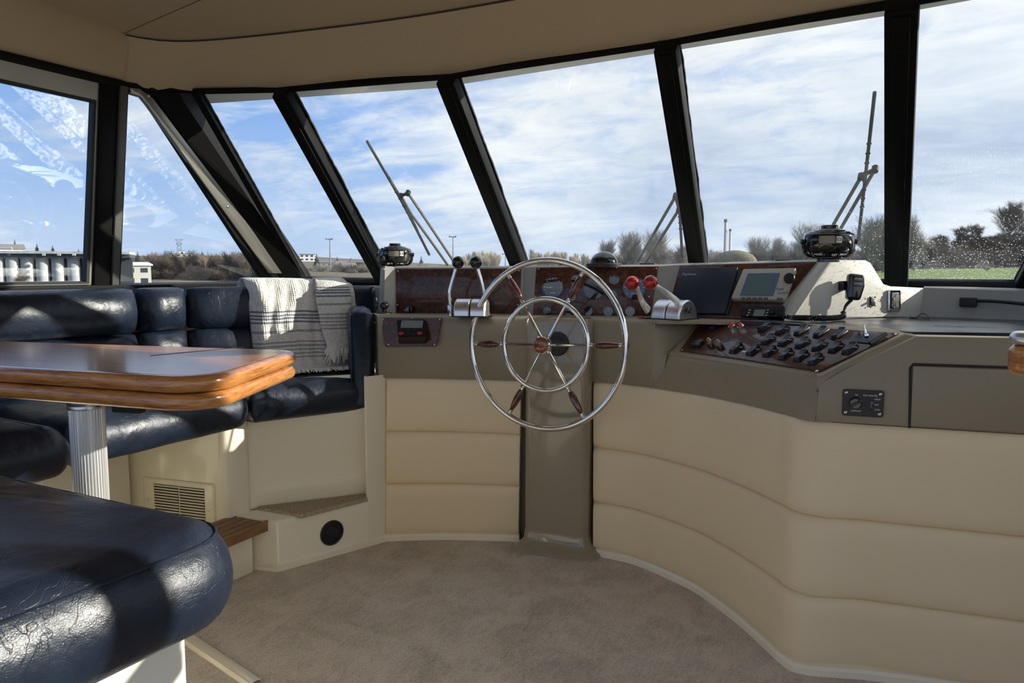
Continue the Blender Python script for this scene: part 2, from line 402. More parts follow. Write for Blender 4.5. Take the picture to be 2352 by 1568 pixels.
M_TEAK_DULL = wood_mat('worn_teak', (0.20, 0.09, 0.035), (0.36, 0.18, 0.08), (50, 8, 50), 0.3, 0.55, 0.0)
M_BURL = burl_mat('burl_walnut')
M_RIMWOOD = wood_mat('mahogany', (0.05, 0.006, 0.003), (0.13, 0.018, 0.008), (60, 60, 20), 0.2, 0.12, 1.0)
M_CAPWOOD = wood_mat('hub_wood', (0.16, 0.03, 0.008), (0.32, 0.08, 0.02), (60, 60, 60), 0.0, 0.12, 1.0)
M_CHROME = mat('chrome', (0.82, 0.81, 0.79), 0.06, 1.0)
M_STEEL = mat('stainless_steel', (0.66, 0.65, 0.62), 0.2, 1.0)
M_ALU = mat('brushed_aluminium', (0.72, 0.72, 0.72), 0.33, 1.0, bump=(180, 0.05))
M_FRAME = mat('grey_anodised_frame', (0.23, 0.225, 0.20), 0.42, 0.6)
M_BLACK = mat('black_paint', (0.006, 0.006, 0.006), 0.5, spec=0.12, bump=(120, 0.12))
M_BLACKGLOSS = mat('black_gloss', (0.006, 0.006, 0.006), 0.08, coat=0.6)
M_RUBBER = mat('black_rubber', (0.012, 0.012, 0.012), 0.6)
M_PLASTIC = mat('black_plastic', (0.012, 0.012, 0.013), 0.38)
M_DKBLUE = mat('dark_blue_plastic', (0.012, 0.018, 0.034), 0.42)
M_SWITCH = mat('switch_black', (0.012, 0.014, 0.02), 0.33)
M_GREYPL = mat('grey_beige_plastic', (0.42, 0.39, 0.31), 0.5)
M_RED = mat('red_gloss', (0.42, 0.008, 0.006), 0.08, coat=0.5)
M_REDBTN = mat('red_button', (0.45, 0.04, 0.03), 0.4)
M_LCD = mat('lcd_glass', (0.20, 0.23, 0.24), 0.12, coat=0.6)
M_LCDBLUE = mat('lcd_blue', (0.10, 0.17, 0.18), 0.1, coat=0.6)
M_BLUEBEZ = mat('blue_bezel', (0.10, 0.14, 0.24), 0.4)
M_DIAL = mat('gauge_glass', (0.008, 0.010, 0.018), 0.03, coat=1.0, coat_r=0.02)
M_INK = mat('white_ink', (0.75, 0.75, 0.72), 0.5)
M_INKBLUE = mat('blue_ink', (0.03, 0.09, 0.35), 0.5)
M_COUNTER = mat('dark_counter', (0.018, 0.021, 0.028), 0.28, rvar=(6, 0.2, 0.42), bump=(40, 0.1, 4, 0.002))
M_CARPET = carpet_mat('beige_carpet', (0.34, 0.275, 0.205), (0.72, 0.61, 0.485))
M_GLASS = glass_mat('window_glass')
M_SEAL = mat('sealant', (0.01, 0.01, 0.01), 0.6, bump=(60, 0.6))
M_KEY = mat('key_brass', (0.65, 0.6, 0.45), 0.3, 1.0)
M_FRINGE = mat('cotton_fringe', (0.78, 0.74, 0.66), 0.9)
# ================================================================= cabin shell
def ring(bm, outer, inner, vec):
    """frame between two loops of equal length, thickened by vec"""
    vec = V(vec); n = len(outer)
    a = [bm.verts.new(p) for p in outer]; b = [bm.verts.new(p) for p in inner]
    c = [bm.verts.new(V(p) + vec) for p in outer]; d = [bm.verts.new(V(p) + vec) for p in inner]
    for i in range(n):
        j = (i + 1) % n
        for q in ((a[i], a[j], b[j], b[i]), (b[i], b[j], d[j], d[i]), (d[i], d[j], c[j], c[i]), (c[i], c[j], a[j], a[i])): bm.faces.new(q)
def bar(bm, p, q, w, d, n, bev=0.004):
    """square bar from p to q, width w across, depth d along n (n made square to the bar)"""
    p, q = V(p), V(q); t = (q - p); Ln = t.length; t.normalize(); n = V(n); n = (n - t * n.dot(t)).normalized(); x = t.cross(n)
    R = Matrix((x, n, t)).transposed(); box(bm, (p + q) / 2, (w, d, Ln), R, bev)

# ---- floor
b = BM(); box(b, (-0.9, 1.0, -0.02), (4.0, 4.8, 0.04)); struct('floor', b, M_CARPET, smooth=0)
b = BM(); box(b, (-0.9, -4.5, -0.06), (4.6, 6.2, 0.05)); struct('floor_aft_bounce', b, mat('bounce_deck', (0.62, 0.55, 0.43), 0.6), smooth=0)  # unseen slab aft, added to bounce warm sunlight into the cabin

# ---- port side plane (leans inboard at the top)
PO = V((-2.72, 0, 1.86)); PN = V((0.8, 0, -0.11)).normalized()
def port(px, py, off=0.0): return onP(px, py, PO + PN * off, PN)
def pz(B_, z, off=0.0): return V((-2.72 - (1.86 - z) * 0.1375, B_, z)) + PN * off

b = BM(); box(b, (-2.90, 0.9, 0.52), (0.08, 4.6, 1.06)); struct('wall_left', b, M_TAUPE)
b = BM(); bar(b, pz(-1.6, 1.045), pz(2.75, 1.045), 0.05, 0.06, PN); struct('trim_1', b, M_BLACK)            # sill under the port glass
# side window (grey anodised frame)
gt = port(222, 230); gb = port(205, 655); fo = port(237, 194); fb = port(226, 655)
zt, zb = gt.z, 1.072
inn = [pz(0.35, zb), pz(gb.y, zb), pz(gt.y, zt), pz(0.35, zt + 0.012)]
out_ = [pz(0.28, zb - 0.02), pz(fb.y, zb - 0.02), pz(fo.y, 1.855), pz(0.28, 1.862)]
b = BM(); ring(b, out_, inn, -PN * 0.03); w1 = struct('window_1', b, M_FRAME, smooth=20)
b = BM(); plate(b, [p - PN * 0.02 for p in [pz(0.33, zb - .01), pz(gb.y + .01, zb - .01), pz(gt.y + .01, zt + .01), pz(0.33, zt + .01)]], 0.006, -PN); obj('pane', b, M_GLASS, w1, smooth=0)
b = BM(); ring(b, inn, [pz(0.36, zb + .008), pz(gb.y - .012, zb + .008), pz(gt.y - .012, zt - .012), pz(0.36, zt - .002)], -PN * 0.028); obj('gasket', b, M_RUBBER, w1, smooth=20)
for yy, z in ((port(225, 540).y, port(225, 540).z), (port(222, 605).y, port(222, 605).z)):
    b = BM(); lathe(b, [(0.004, 0), (0.004, 0.002), (0.001, 0.003)], pz(yy + .05, z, 0.012), PN, 8); obj('screw', b, M_BLACK, w1)
# a second side window aft of the frame
b = BM(); ring(b, [pz(-1.5, zb - .02), pz(0.16, zb - .02), pz(0.16, 1.86), pz(-1.5, 1.86)], [pz(-1.45, zb), pz(0.1, zb), pz(0.1, zt), pz(-1.45, zt)], -PN * .03); w2 = struct('window_2', b, M_FRAME)
b = BM(); plate(b, [p - PN * 0.02 for p in [pz(-1.46, zb - .01), pz(.11, zb - .01), pz(.11, zt + .01), pz(-1.46, zt + .01)]], 0.006, -PN); obj('pane', b, M_GLASS, w2, smooth=0)
b = BM(); bar(b, pz(0.22, 1.04), pz(0.22, 1.87), 0.12, 0.06, PN); struct('trim_2', b, M_BLACK)
# black post between side window and quarter window
b = BM(); pl = [port(233, 190, .012), port(281, 196, .012), port(262, 668, .012), port(216, 668, .012)]; plate(b, pl, 0.06, -PN, 0.003); struct('trim_3', b, M_BLACK)
b = BM(); pl = [port(278, 196, .022), port(296, 199, .022), port(274, 668, .022), port(257, 668, .022)]; plate(b, pl, 0.06, -PN, 0.004); t4 = struct('trim_4', b, mat('grey_textured_trim', (0.10, 0.10, 0.095), 0.45, 0.3, bump=(260, 0.5)))
# quarter window: glass triangle + brushed raked trim
qa, qb, qc, qd = port(294, 212), port(272, 660), port(636, 652), port(322, 206)
b = BM(); plate(b, [p - PN * 0.02 for p in (qa, qb, qc, qd)], 0.006, -PN); 
q_in = [port(303, 216), port(292, 655), port(608, 652), port(330, 222)]
b2 = BM(); ring(b2, [port(290, 188), port(268, 668), port(668, 662), port(352, 196)], [port(295, 214), port(276, 658), port(612, 652), port(334, 226)], -PN * 0.03)
w3 = struct('window_3', b2, M_BLACK); obj('pane', b, M_GLASS, w3, smooth=0)
b = BM(); pl = [port(298, 201, .012), port(322, 204, .012), port(352, 226, .012), port(656, 628, .012), port(618, 628, .012), port(338, 240, .012), port(322, 221, .012), port(300, 214, .012)]
plate(b, pl, 0.022, -PN, 0.003); obj('raked_trim', b, mat('brushed_trim', (0.34, 0.33, 0.29), 0.36, 0.75), w3)
for q in ((303, 206), (341, 220), (523, 475)):
    b = BM(); lathe(b, [(0.006, 0), (0.006, 0.002), (0.002, 0.004)], port(*q, .012), PN, 10); obj('screw', b, M_STEEL, w3)
# corner pillar
b = BM()
rows = []
for (l, r) in (((340, 190), (462, 200)), ((344, 205), (450, 222)), ((352, 214), (462, 250)), ((640, 628), (708, 622)), ((668, 668), (735, 668))):
    pL = port(*l, .006); pR = port(*r, .006); mid = (pL + pR) / 2 + PN * 0.035
    rows.append([pL - PN * .05, pL, mid, pR, pR - PN * .05])
loft(b, rows, True, True, True); struct('trim_5', b, M_BLACK, smooth=20)

# ---- windshield
HZ = 1.845
HD = [V(p) for p in ((-2.726, 1.971, 1.86), (-2.709, 2.114, 1.86), (-2.601, 2.194, 1.86), (-2.259, 2.31, 1.86), (-1.52, 2.455, 1.86), (-.678, 2.426, 1.86), (-.006, 2.395, 1.86), (.274, 2.363, 1.86), (0.62, 2.30, 1.86), (1.0, 2.12, 1.86))]
def tp(px, py): p = onz(px, py, 1.84); return p
def bs(px, B_, z=1.06):
    r = ray(px, 640); return V((r.x / r.y * B_, B_, z))
T = [tp(440, 216), tp(650, 212), tp(1030, 182), tp(1533, 106), tp(2073, 14), V((0.60, 2.30, 1.84)), V((1.02, 2.08, 1.84))]
S = [port(690, 640), bs(889, 3.28, 1.05), bs(1211, 3.43), bs(1613, 3.46), bs(2060, 3.44, 1.055), bs(2352, 3.30, 1.055), V((1.14, 2.86, 1.06))]
S[0].z = 1.06
def facet_n(i):
    n = (T[i + 1] - T[i]).cross(S[i] - T[i]); n.normalize()
    return n if n.y < 0 else -n                                          # towards the cabin
wide = [0, .067, .074, .073, .084, .07, .09]
rnd = random.Random(3)
def jag(bm, p, q, inward, n, w0=0.004, w1=0.013, steps=60):
    """torn sealant edge along p-q spreading over the glass towards 'inward'"""
    a = []; c = []
    for i in range(steps + 1):
        s = p.lerp(q, i / steps); w = w0 + (w1 - w0) * (0.5 + 0.5 * noise.noise(V((i * 0.19, p.x * 9, p.y * 7)))) + rnd.uniform(-.0012, .0012)
        a.append(s - inward * .006 + n * .004); c.append(s + inward * w + n * .004)
    loft(bm, [a, c, [v - n * .008 for v in c]])
for i in range(6):
    n = facet_n(i); off = -n * 0.03
    b = BM(); tl, tr, br, bl = T[i], T[i + 1], S[i + 1], S[i]
    up = V((0, 0, .01))
    plate(b, [tl + off + up, tr + off + up, br + off - up * 2, bl + off - up * 2], 0.006, -n)
    b2 = BM()
    h0, h1 = (tr - tl).normalized(), (br - bl).normalized(); dl, dr = (bl - tl).normalized(), (br - tr).normalized()
    iw = 0.03
    inn = [tl + h0 * iw + dl * .002, tr - h0 * iw + dr * .002, br - h1 * iw - dr * .02, bl + h1 * iw - dl * .02]
    ring(b2, [tl - dl * .006, tr - dr * .006, br + dr * .03, bl + dl * .03], inn, off)
    w = struct('window_%d' % (i + 4), b2, M_BLACK, smooth=20); obj('pane', b, M_GLASS, w, smooth=0)
    if i < 5:
        b = BM(); m0 = inn
        jag(b, m0[0] + off, m0[3] + off, h0, n, *((.002, .006) if i in (0,) else (.002, .011)))
        jag(b, m0[1] + off, m0[2] + off, -h0, n, .001, .008); jag(b, m0[0] + off, m0[1] + off, dl, n, 0.001, .009)
        obj('sealant', b, M_SEAL, w, smooth=0)
# mullions
for i in range(1, 7):
    n = (facet_n(i - 1) + facet_n(min(i, 5))).normalized()
    b = BM(); d = (S[i] - T[i]).normalized()
    bar(b, T[i] - d * .012 + n * .012, S[i] + d * .06 + n * .012, wide[i], 0.055, n, 0.006)
    bar(b, T[i] + d * .0 + n * .042, S[i] + d * .06 + n * .042, wide[i] * .55, 0.012, n, 0.004)
    struct('trim_%d' % (i + 5), b, M_BLACK)
# header strip with screws
b = BM()
hd = HD[1:]
rows = [[p + V((0, .0, .02)) for p in hd], [p + V((0, -.004, -.006)) for p in hd], [p + V((0, .004, -.008)) for p in hd], [p + V((0, .016, -.006)) for p in hd], [p + V((0, .016, .05)) for p in hd]]
loft(b, rows); t12 = struct('trim_12', b, M_BLACK, smooth=20)
b = BM(); rr = [S[i] for i in range(7)]
loft(b, [[p + V((0, -.05, -.012)) for p in rr], [p + V((0, -.05, .012)) for p in rr], [p + V((0, .0, .012)) for p in rr], [p + V((0, .05, -.02)) for p in rr]]); struct('trim_13', b, M_BLACK)
# white roof brow outside the glass
b = BM(); lo = []
for (px, py) in ((380, 236), (445, 240), (625, 228), (1005, 202), (1500, 124), (2032, 37), (2352, -22)):
    hb = onz(px, py - 22, 1.86); lo.append(onB(px, py, hb.y + 0.16))
lo += [V((0.75, 2.42, 1.85)), V((1.25, 2.2, 1.85)), V((1.4, 1.4, 1.85))]
def outw(p, d):
    q = V((p.x + 0.9, p.y - 0.6, 0)); q.normalize(); return p + q * d
loft(b, [[V((p.x * .97, p.y - .13, p.z + .05)) for p in lo], lo, [outw(p, .015) + V((0, 0, .02)) for p in lo], [outw(p, .0) + V((0, 0, .09)) for p in lo], [V((p.x * .96, p.y - .2, p.z + .32)) for p in lo]])
struct('roof_brow', b, mat('white_brow', (0.85, 0.85, 0.82), 0.4))

# ---- valance, ceiling
UP = [V(p) for p in ((-2.673, 1.945, 2.03), (-2.609, 2.065, 2.03), (-2.436, 2.147, 2.03), (-2.018, 2.23, 2.03), (-1.473, 2.294, 2.03), (-.70, 2.30, 2.03), (0.0, 2.27, 2.03), (.28, 2.24, 2.03), (.60, 2.17, 2.03), (.95, 1.98, 2.03))]
lo_, up_ = resample(spline(HD, 8), 60), resample(spline(UP, 8), 60)
b = BM(); rows = []
for f, bulge in ((0, 0), (0.04, .006), (0.2, .012), (.5, .014), (.8, .010), (.96, .004), (1, 0)):
    rows.append([a.lerp(c, f) + V((0, -bulge, -bulge * .2)) for a, c in zip(lo_, up_)])
loft(b, [[p + V((0, .03, .006)) for p in rows[0]]] + rows); struct('trim_14', b, M_HEAD)
def ceil_z(x, y): return 2.03 + max(0, 1.95 - y) * 0.055
b = BM(); rows = []
for f, bulge in ((0, -.02), (0.0, 0), (.05, .008), (.3, .014), (.7, .014), (.95, .006), (1, 0)):
    rows.append([V((-2.725 + .055 * f + bulge, y, 1.86 * (1 - f) + f * (ceil_z(0, y) + .012))) for y in [1.966 - i * 0.2 for i in range(16)]])
loft(b, rows); struct('trim_15', b, M_HEAD)
b = BM(); bar(b, (-2.715, 1.98, 1.85), (-2.715, -1.7, 1.85), 0.03, 0.02, PN); struct('trim_16', b, M_BLACK)
# ceiling skin, with a seam running aft from the corner
b = BM(); rows = []
rows.append([p + V((0, .004, .004)) for p in up_])
for k in range(1, 12):
    f = k / 11; r = []
    for p in up_:
        y = p.y * (1 - f) + -1.1 * f; r.append(V((p.x * (1 - f) + f * (-2.68 + (p.x + 2.673) / 3.62 * 3.7), y, 2.034 + (p.y - y) * 0.055)))
    rows.append(r)
loft(b, rows); struct('ceiling', b, M_HEAD, smooth=60)
b = BM(); tube(b, up_, 0.0035, 6); struct('trim_17', b, mat('dark_piping', (0.05, 0.035, 0.02), 0.6))
sm = [up_[0] + V((0.004, 0, .001))] + [onz(px, py, z) for px, py, z in ((340, 52, 2.033), (400, 26, 2.042), (470, -4, 2.052))]
b = BM(); tube(b, sm, 0.0012, 6); struct('trim_18', b, bpy.data.materials['dark_piping'])

# ---- starboard side (outside the frame, it lets the sun in)
def sz(B_, z, off=0.0): return V((1.02 + (1.86 - z) * 0.14, B_, z)) + V((-.8, 0, -.11)).normalized() * off
b = BM(); box(b, (1.18, 1.95, 0.5), (0.06, 2.0, 1.06)); box(b, (1.18, -1.0, 0.5), (0.06, 1.4, 1.06)); struct('wall_right', b, M_CREAM)
SN = V((-.8, 0, -.11)).normalized()
wb = [(-1.5, -0.35), (-0.25, 0.85), (0.95, 1.755)]
for k, (b0, b1) in enumerate(wb):
    zl = .10 if k == 1 else 1.07  # middle opening: unseen full-height door, put in to let sun onto the floor
    b = BM(); ring(b, [sz(b0 - .03, zl - .05), sz(b1 + .025, zl - .05), sz(b1 + .025, 1.88), sz(b0 - .03, 1.88)], [sz(b0, zl), sz(b1, zl), sz(b1, 1.82), sz(b0, 1.82)], -SN * .03)
    w = struct('window_%d' % (10 + k) if k != 1 else 'door_1', b, M_FRAME)
    b = BM(); plate(b, [p - SN * .02 for p in (sz(b0 - .01, zl - .01), sz(b1 + .01, zl - .01), sz(b1 + .01, 1.83), sz(b0 - .01, 1.83))], .006, -SN); obj('pane', b, M_GLASS, w, smooth=0)
for k, (y, wd) in enumerate(((1.80, .06), (0.9, .10), (-.3, .12))):
    b = BM(); bar(b, sz(y, 1.0), sz(y, 1.9), wd, .06, SN); struct('trim_%d' % (20 + k), b, M_BLACK)
b = BM(); plate(b, [V((1.0, 2.15, 1.86)), V((1.0, -1.1, 1.86)), V((0.97, -1.1, 2.42)), V((.95, 1.95, 2.05))], .03, (1, 0, 0)); struct('trim_24', b, M_HEAD)

b = BM(); ring(b, [sz(1.82, 1.02), sz(2.62, 1.02), sz(2.12, 1.87), sz(1.82, 1.87)], [sz(1.845, 1.07), sz(2.52, 1.07), sz(2.06, 1.82), sz(1.845, 1.82)], -SN * .03); w = struct('window_13', b, M_BLACK)
b = BM(); plate(b, [p - SN * .02 for p in (sz(1.86, 1.06), sz(2.53, 1.06), sz(2.07, 1.83), sz(1.86, 1.83))], .006, -SN); obj('pane', b, M_GLASS, w, smooth=0)
# ================================================================= helm console
ST = [  # floor px, lower-edge px, lower-edge height
 ((868, 1243), (870, 870), .684), ((885, 1240), (885, 868), .685), ((960, 1237), (965, 868.5), .685), ((1035, 1236), (1040, 870), .685), ((1115, 1238), (1120, 872), .686), ((1193, 1240), (1197, 875), .687),
 ((1270, 1252), (1280, 876), .688), ((1362, 1272), (1362, 877), .69), ((1425, 1284), (1430, 882), .693), ((1485, 1302), (1500, 890), .695), ((1590, 1350), (1600, 905), .699), ((1645, 1386), (1650, 914.5), .70),
 ((1700, 1428), (1700, 925), .702), ((1745, 1467), (1750, 937), .704), ((1782, 1502), (1800, 950), .705), ((1808, 1524), (1836, 961), .706)]
FL = [onz(p[0], p[1], 0.0) for p, _, _ in ST]; LW = [onz(q[0], q[1], z) for _, q, z in ST]
RW0, RW1 = onz(1872, 968, .706), onz(2352, 998, .706)
RN = V(((RW1 - RW0).y, -(RW1 - RW0).x, 0)).normalized()                 # right-hand face, towards the cabin
if RN.y > 0: RN = -RN
RFAR = RW0 + (RW1 - RW0) * 2.0
RFL0 = onz(1822, 1532, 0); 
SPO = onz(1560, 808, .835); _p2 = onz(1880, 857, .835); _p3 = onz(1612, 735, .936)
SPN = (_p2 - SPO).cross(_p3 - SPO).normalized()
if SPN.z < 0: SPN = -SPN
def sw(px, py, off=0.0): return onP(px, py, SPO + SPN * off, SPN)
LZ = .945
L0, L1 = V((-1.885, 2.60, LZ)), V((-1.37, 2.775, LZ)); G0, G1 = V((-1.294, 2.742, LZ)), V((-.81, 2.876, LZ)); N0, N1 = V((-.723, 2.841, LZ)), V((-.22, 2.806, LZ))
def aft(a, b_, tilt=0.0):
    d = (b_ - a).normalized(); n = V((d.y, -d.x, 0)); return (n * math.cos(tilt) + V((0, 0, 1)) * math.sin(tilt)).normalized()
LN, GN, NN = aft(L0, L1, math.radians(2)), aft(G0, G1, math.radians(8)), aft(N0, N1, math.radians(24))
def lp(px, py, off=0.0): return onP(px, py, L0 + LN * off, LN)
def gp(px, py, off=0.0): return onP(px, py, G0 + GN * off, GN)
def npn(px, py, off=0.0): return onP(px, py, N0 + NN * off, NN)
KP0 = N1 + V((-.05, -.0, 0)); KN = V((.755, -.656, 0.06)).normalized()
def kp(px, py, off=0.0): return onP(px, py, KP0 + KN * off, KN)

helm = thing('helm_console', (-0.9, 2.7, 0), 'taupe helm console with cream padded panels below and burl instrument panels above', 'helm console')
# --- taupe front and ledge, left part
b = BM(); rows = []
idx = range(0, 10)
prev = None
base = resample([V((-1.93, 2.5, LZ)), L0, L1, G0, G1, V((-.74, 2.86, LZ))], 10)
for i in idx:
    w = LW[i]; bk = base[i]; o = V((bk.x - w.x, bk.y - w.y, 0)).normalized()
    P = lambda d, z: V((w.x, w.y, z)) + o * d
    rows.append([P(.06, w.z - .0), P(0.004, w.z), P(0, w.z + .006), P(0, .905), P(.004, .925), P(.014, .938), P(.03, LZ), V((bk.x, bk.y, LZ)), V((bk.x, bk.y, LZ)) + o * .05])
rows.insert(0, [p + V((-.05, .05, 0)) for p in rows[0]])
loft(b, rows, False); obj('dash_front', b, M_TAUPE, helm, smooth=50)
# --- right part: front face below the sloping switch panel
b = BM(); rows = []
for i in range(9, len(ST)):
    w = LW[i]; f = (i - 9) / (len(ST) - 10)
    e = sw(1530 + (1880 - 1530) * f, 808 + (862 - 808) * f)
    o = V((-w.x * .2 - .1, .9, 0)).normalized(); o = V((e.x - w.x, e.y - w.y, 0)); 
    inn = V((0.05, .25, 0)) - V((.0, 0, 0))
    rows.append([w + inn * .2, w, w + V((0, 0, .006)), V((e.x, e.y, e.z - .028)), e + V((0, .002, -.012)), e + SPN * .0 + (V((.1, .3, .1)) * .02)])
w, e = RW0, sw(1884, 866)
rows.append([w + V((0, .06, 0)), w, w + V((0, 0, .006)), V((e.x, e.y, e.z - .028)), e + V((0, .003, -.012)), e + V((0, .012, 0))])
loft(b, rows); obj('switch_console_front', b, M_TAUPE, helm, smooth=50)
b = BM(); plate(b, [sw(1528, 810, -.001), sw(1884, 864, -.001), sw(2096, 768, -.001), sw(2040, 752, -.001), sw(1612, 729, -.001), sw(1590, 735, -.001)], .02, -SPN, 0.004); obj('switch_panel_bed', b, M_TAUPE, helm)
# cheek between ledge and slope
cA = V((LW[9].x, LW[9].y, LZ)); cL = [V((cA.x - .012, cA.y + .004, .69)), V((cA.x - .002, cA.y - .001, .80)), V((cA.x, cA.y, .905)), cA + V((0, .014, -.007)), cA + V((0, .03, 0)), cA + V((0, .06, -.03))]
cR = [LW[9] + V((.03, 0, 0)), sw(1532, 812), sw(1560, 784, .002), sw(1598, 746, .003), sw(1612, 730, .004), sw(1612, 730, -.04)]
b = BM(); loft(b, [[p.lerp(q, f) + V((0, 0, -.012 * math.sin(f * PI) * (0 < k < 4))) for k, (p, q) in enumerate(zip(cL, cR))] for f in (0, .03, .25, .5, .75, .97, 1)]); obj('cheek', b, M_TAUPE, helm, smooth=60)
# --- right-hand face with rim
b = BM(); rp = lambda px, py, off=0.0: onP(px, py, RW0 + RN * off, RN)
plate(b, [rp(1872, 967, -.004), rp(1882, 880, -.004), rp(2106, 772, -.004), rp(2352, 772, -.004) + V((.35, .04, 0)), RFAR], .02, -RN, .003); obj('console_side', b, M_TAUPE, helm)
b = BM(); ri = [sw(1876, 872, .0), sw(1890, 868), sw(1990, 816), sw(2078, 775)]
ri += [V((p.x, p.y, LZ - .012)) for p in (onz(2104, 770, LZ), onz(2352, 775, LZ), onz(2352, 775, LZ) + V((.5, .06, 0)))]
rows = []
for i, p in enumerate(ri):
    rows.append([p + RN * x + V((0, 0, z)) for x, z in ((-.03, .012), (.0, .012), (.010, .006), (.014, -.006), (.013, -.022), (.008, -.030), (-.004, -.034), (-.01, -.034))])
loft(b, rows); obj('console_rim', b, M_TAUPE, helm, smooth=60)
# drawer front set in the side face
b = BM(); dp = [rp(2097, 840, .004), rp(2420, 852, .004), rp(2420, 998, .004), rp(2091, 979, .004)]
plate(b, dp, .012, -RN, .004); obj('drawer_front', b, M_TAUPE, helm)
b = BM(); tube(b, [rp(2089, 984, .0), rp(2091, 845, .0), rp(2097, 836, .0), rp(2420, 847, .0)], .003, 6); obj('drawer_gap', b, M_RUBBER, helm)
# --- counter
b = BM(); ct = [onz(2096, 765, LZ), onz(2352, 768, LZ), V((1.1, 2.55, LZ)), V((1.1, 3.0, LZ)), V((.44, 3.2, LZ)), V((.10, 3.26, LZ)), V((-.34, 2.86, LZ)), onz(1700, 738, LZ)]
plate(b, [p + V((0, 0, .004)) for p in ct], .02, (0, 0, -1)); obj('counter_top', b, M_COUNTER, helm, smooth=0)
b = BM(); plate(b, [V((-.745, 2.635, LZ)), V((-.61, 2.70, LZ)), onz(1700, 737, LZ), V((-.30, 2.9, LZ)), V((-.75, 2.95, LZ)), V((-.85, 2.70, LZ))], .015, (0, 0, -1), .002); obj('ledge', b, M_TAUPE, helm)
# --- instrument pod: grey body behind the panels
bt = [lp(905, 723), lp(1200, 724), gp(1222, 724), gp(1498, 727), npn(1527, 727), npn(1776, 730)]
tpx = [lp(905, 613), lp(1203, 613), gp(1229, 612), gp(1518, 609.5), npn(1558, 607), npn(1884, 598)]
kt = [kp(1888, 598), kp(1988, 597)]
M_POD = mat('grey_pod', (0.33, 0.32, 0.29), 0.5, bump=(420, 0.3, 3, 0.001))
b = BM()
rear = [bs(870, 3.16), bs(1150, 3.3), bs(1260, 3.32), bs(1500, 3.33), bs(1600, 3.32), bs(1860, 3.32), bs(1985, 3.3)]
top = [lp(905, 613)] + tpx[1:]
r1 = [p - V((0, 0, .03)) for p in bt]
loft(b, [r1, bt, [a.lerp(c, .985) for a, c in zip(bt, top)], [p + V((0, .008, .002)) for p in top], [p + V((0, .03, .004)) for p in top],
         [V((q.x, q.y, 1.135)) for q in rear[:6]]]); obj('instrument_pod', b, M_POD, helm, smooth=25)
# starboard cheek of the pod, speckled and sunlit, with the low wall running on behind the counter
b = BM(); ks = [kp(1822, 729), kp(1914, 597), kp(1988, 597), kp(2000, 603), kp(2030, 652), kp(2046, 657), kp(2126, 661), kp(2126, 728)]
plate(b, ks, .03, -KN, .004); obj('pod_cheek', b, M_SPECK, helm)
b = BM(); e0, e1, e2, e3 = npn(1777, 730), npn(1884, 598), kp(1916, 597), kp(1824, 729); mb_, mt_ = (e0 + e3) / 2 + V((.012, -.022, 0)), (e1 + e2) / 2 + V((.012, -.022, 0))
loft(b, [[e0, e1 + V((0, 0, 0))], [mb_, mt_], [e3, e2], [e3 + V((.02, .03, 0)), e2 + V((.02, .03, 0))]]); obj('pod_corner', b, M_SPECK, helm, smooth=80)
b = BM(); k3, k4 = kp(1988, 597), kp(2030, 652)
loft(b, [[npn(1884, 598, -.01), kp(1988, 597, -.012)], [V((-.35, 3.32, 1.135)), V((-.10, 3.3, 1.135))]])
obj('pod_top', b, M_POD, helm, smooth=0)
kw = kp(2122, 725); kz = kp(2122, 661)
b = BM(); loft(b, [[kp(2110, 731) + V((-.0, .0, 0)), V((.46, 3.16, LZ - .004)), V((1.12, 2.92, LZ - .004))], [kz, V((.44, 3.17, 1.052)), V((1.12, 2.95, 1.052))], [kz + V((0, .012, .006)), V((.44, 3.185, 1.06)), V((1.12, 2.97, 1.06))], [V((.1, 3.5, 1.06)), V((.55, 3.42, 1.06)), V((1.2, 3.0, 1.06))]]); obj('counter_backsplash', b, M_POD, helm, smooth=30)
# port cheek of the pod: sunlit bezel strip and outer side
b = BM(); PK = V((.76, -.65, .0)).normalized(); pk = lambda px, py, off=0.0: onP(px, py, lp(906, 670) + PK * off, PK)
loft(b, [[lp(907, 725), lp(907, 613)], [pk(903, 727), pk(903, 612)], [pk(882, 726), pk(884, 611)], [pk(878, 726) + V((-.0, .012, 0)), pk(880, 612) + V((0, .012, 0))]])
obj('port_cheek', b, M_SPECK, helm, smooth=30)
q0, q1 = pk(879, 728), pk(881, 612)
b = BM(); loft(b, [[q0, q1], [onA(868, 735, q0.x - .035), onA(874, 616, q0.x - .03)], [V((q0.x - .10, 3.1, .86)), V((q1.x - .09, 3.1, 1.13))]]); loft(b, [[q1, lp(905, 613)], [V((q1.x - .09, 3.1, 1.135)), V((q1.x + .1, 3.1, 1.135))]]); obj('port_side', b, M_POD, helm, smooth=0)
# low shelf wall under the port windshield pane
b = BM(); loft(b, [[V((-2.85, 2.80, .5)), V((-1.92, 2.80, .5))], [V((-2.85, 2.86, 1.045)), V((-1.9, 2.86, 1.045))], [V((-2.85, 2.875, 1.05)), V((-1.9, 2.875, 1.05))], [V((-2.85, 3.36, 1.045)), V((-1.8, 3.36, 1.045))]]); struct('wall_front', b, M_POD, smooth=20)
# brown lip along the foot of the panels
b = BM(); tube(b, [lp(905, 725, .008), lp(1197, 725, .008)], .006, 8); tube(b, [gp(1224, 726, .008), gp(1498, 729, .008)], .006, 8); tube(b, [npn(1528, 729, .008), npn(1740, 733, .008)], .006, 8); obj('burl_lip', b, M_RIMWOOD, helm)
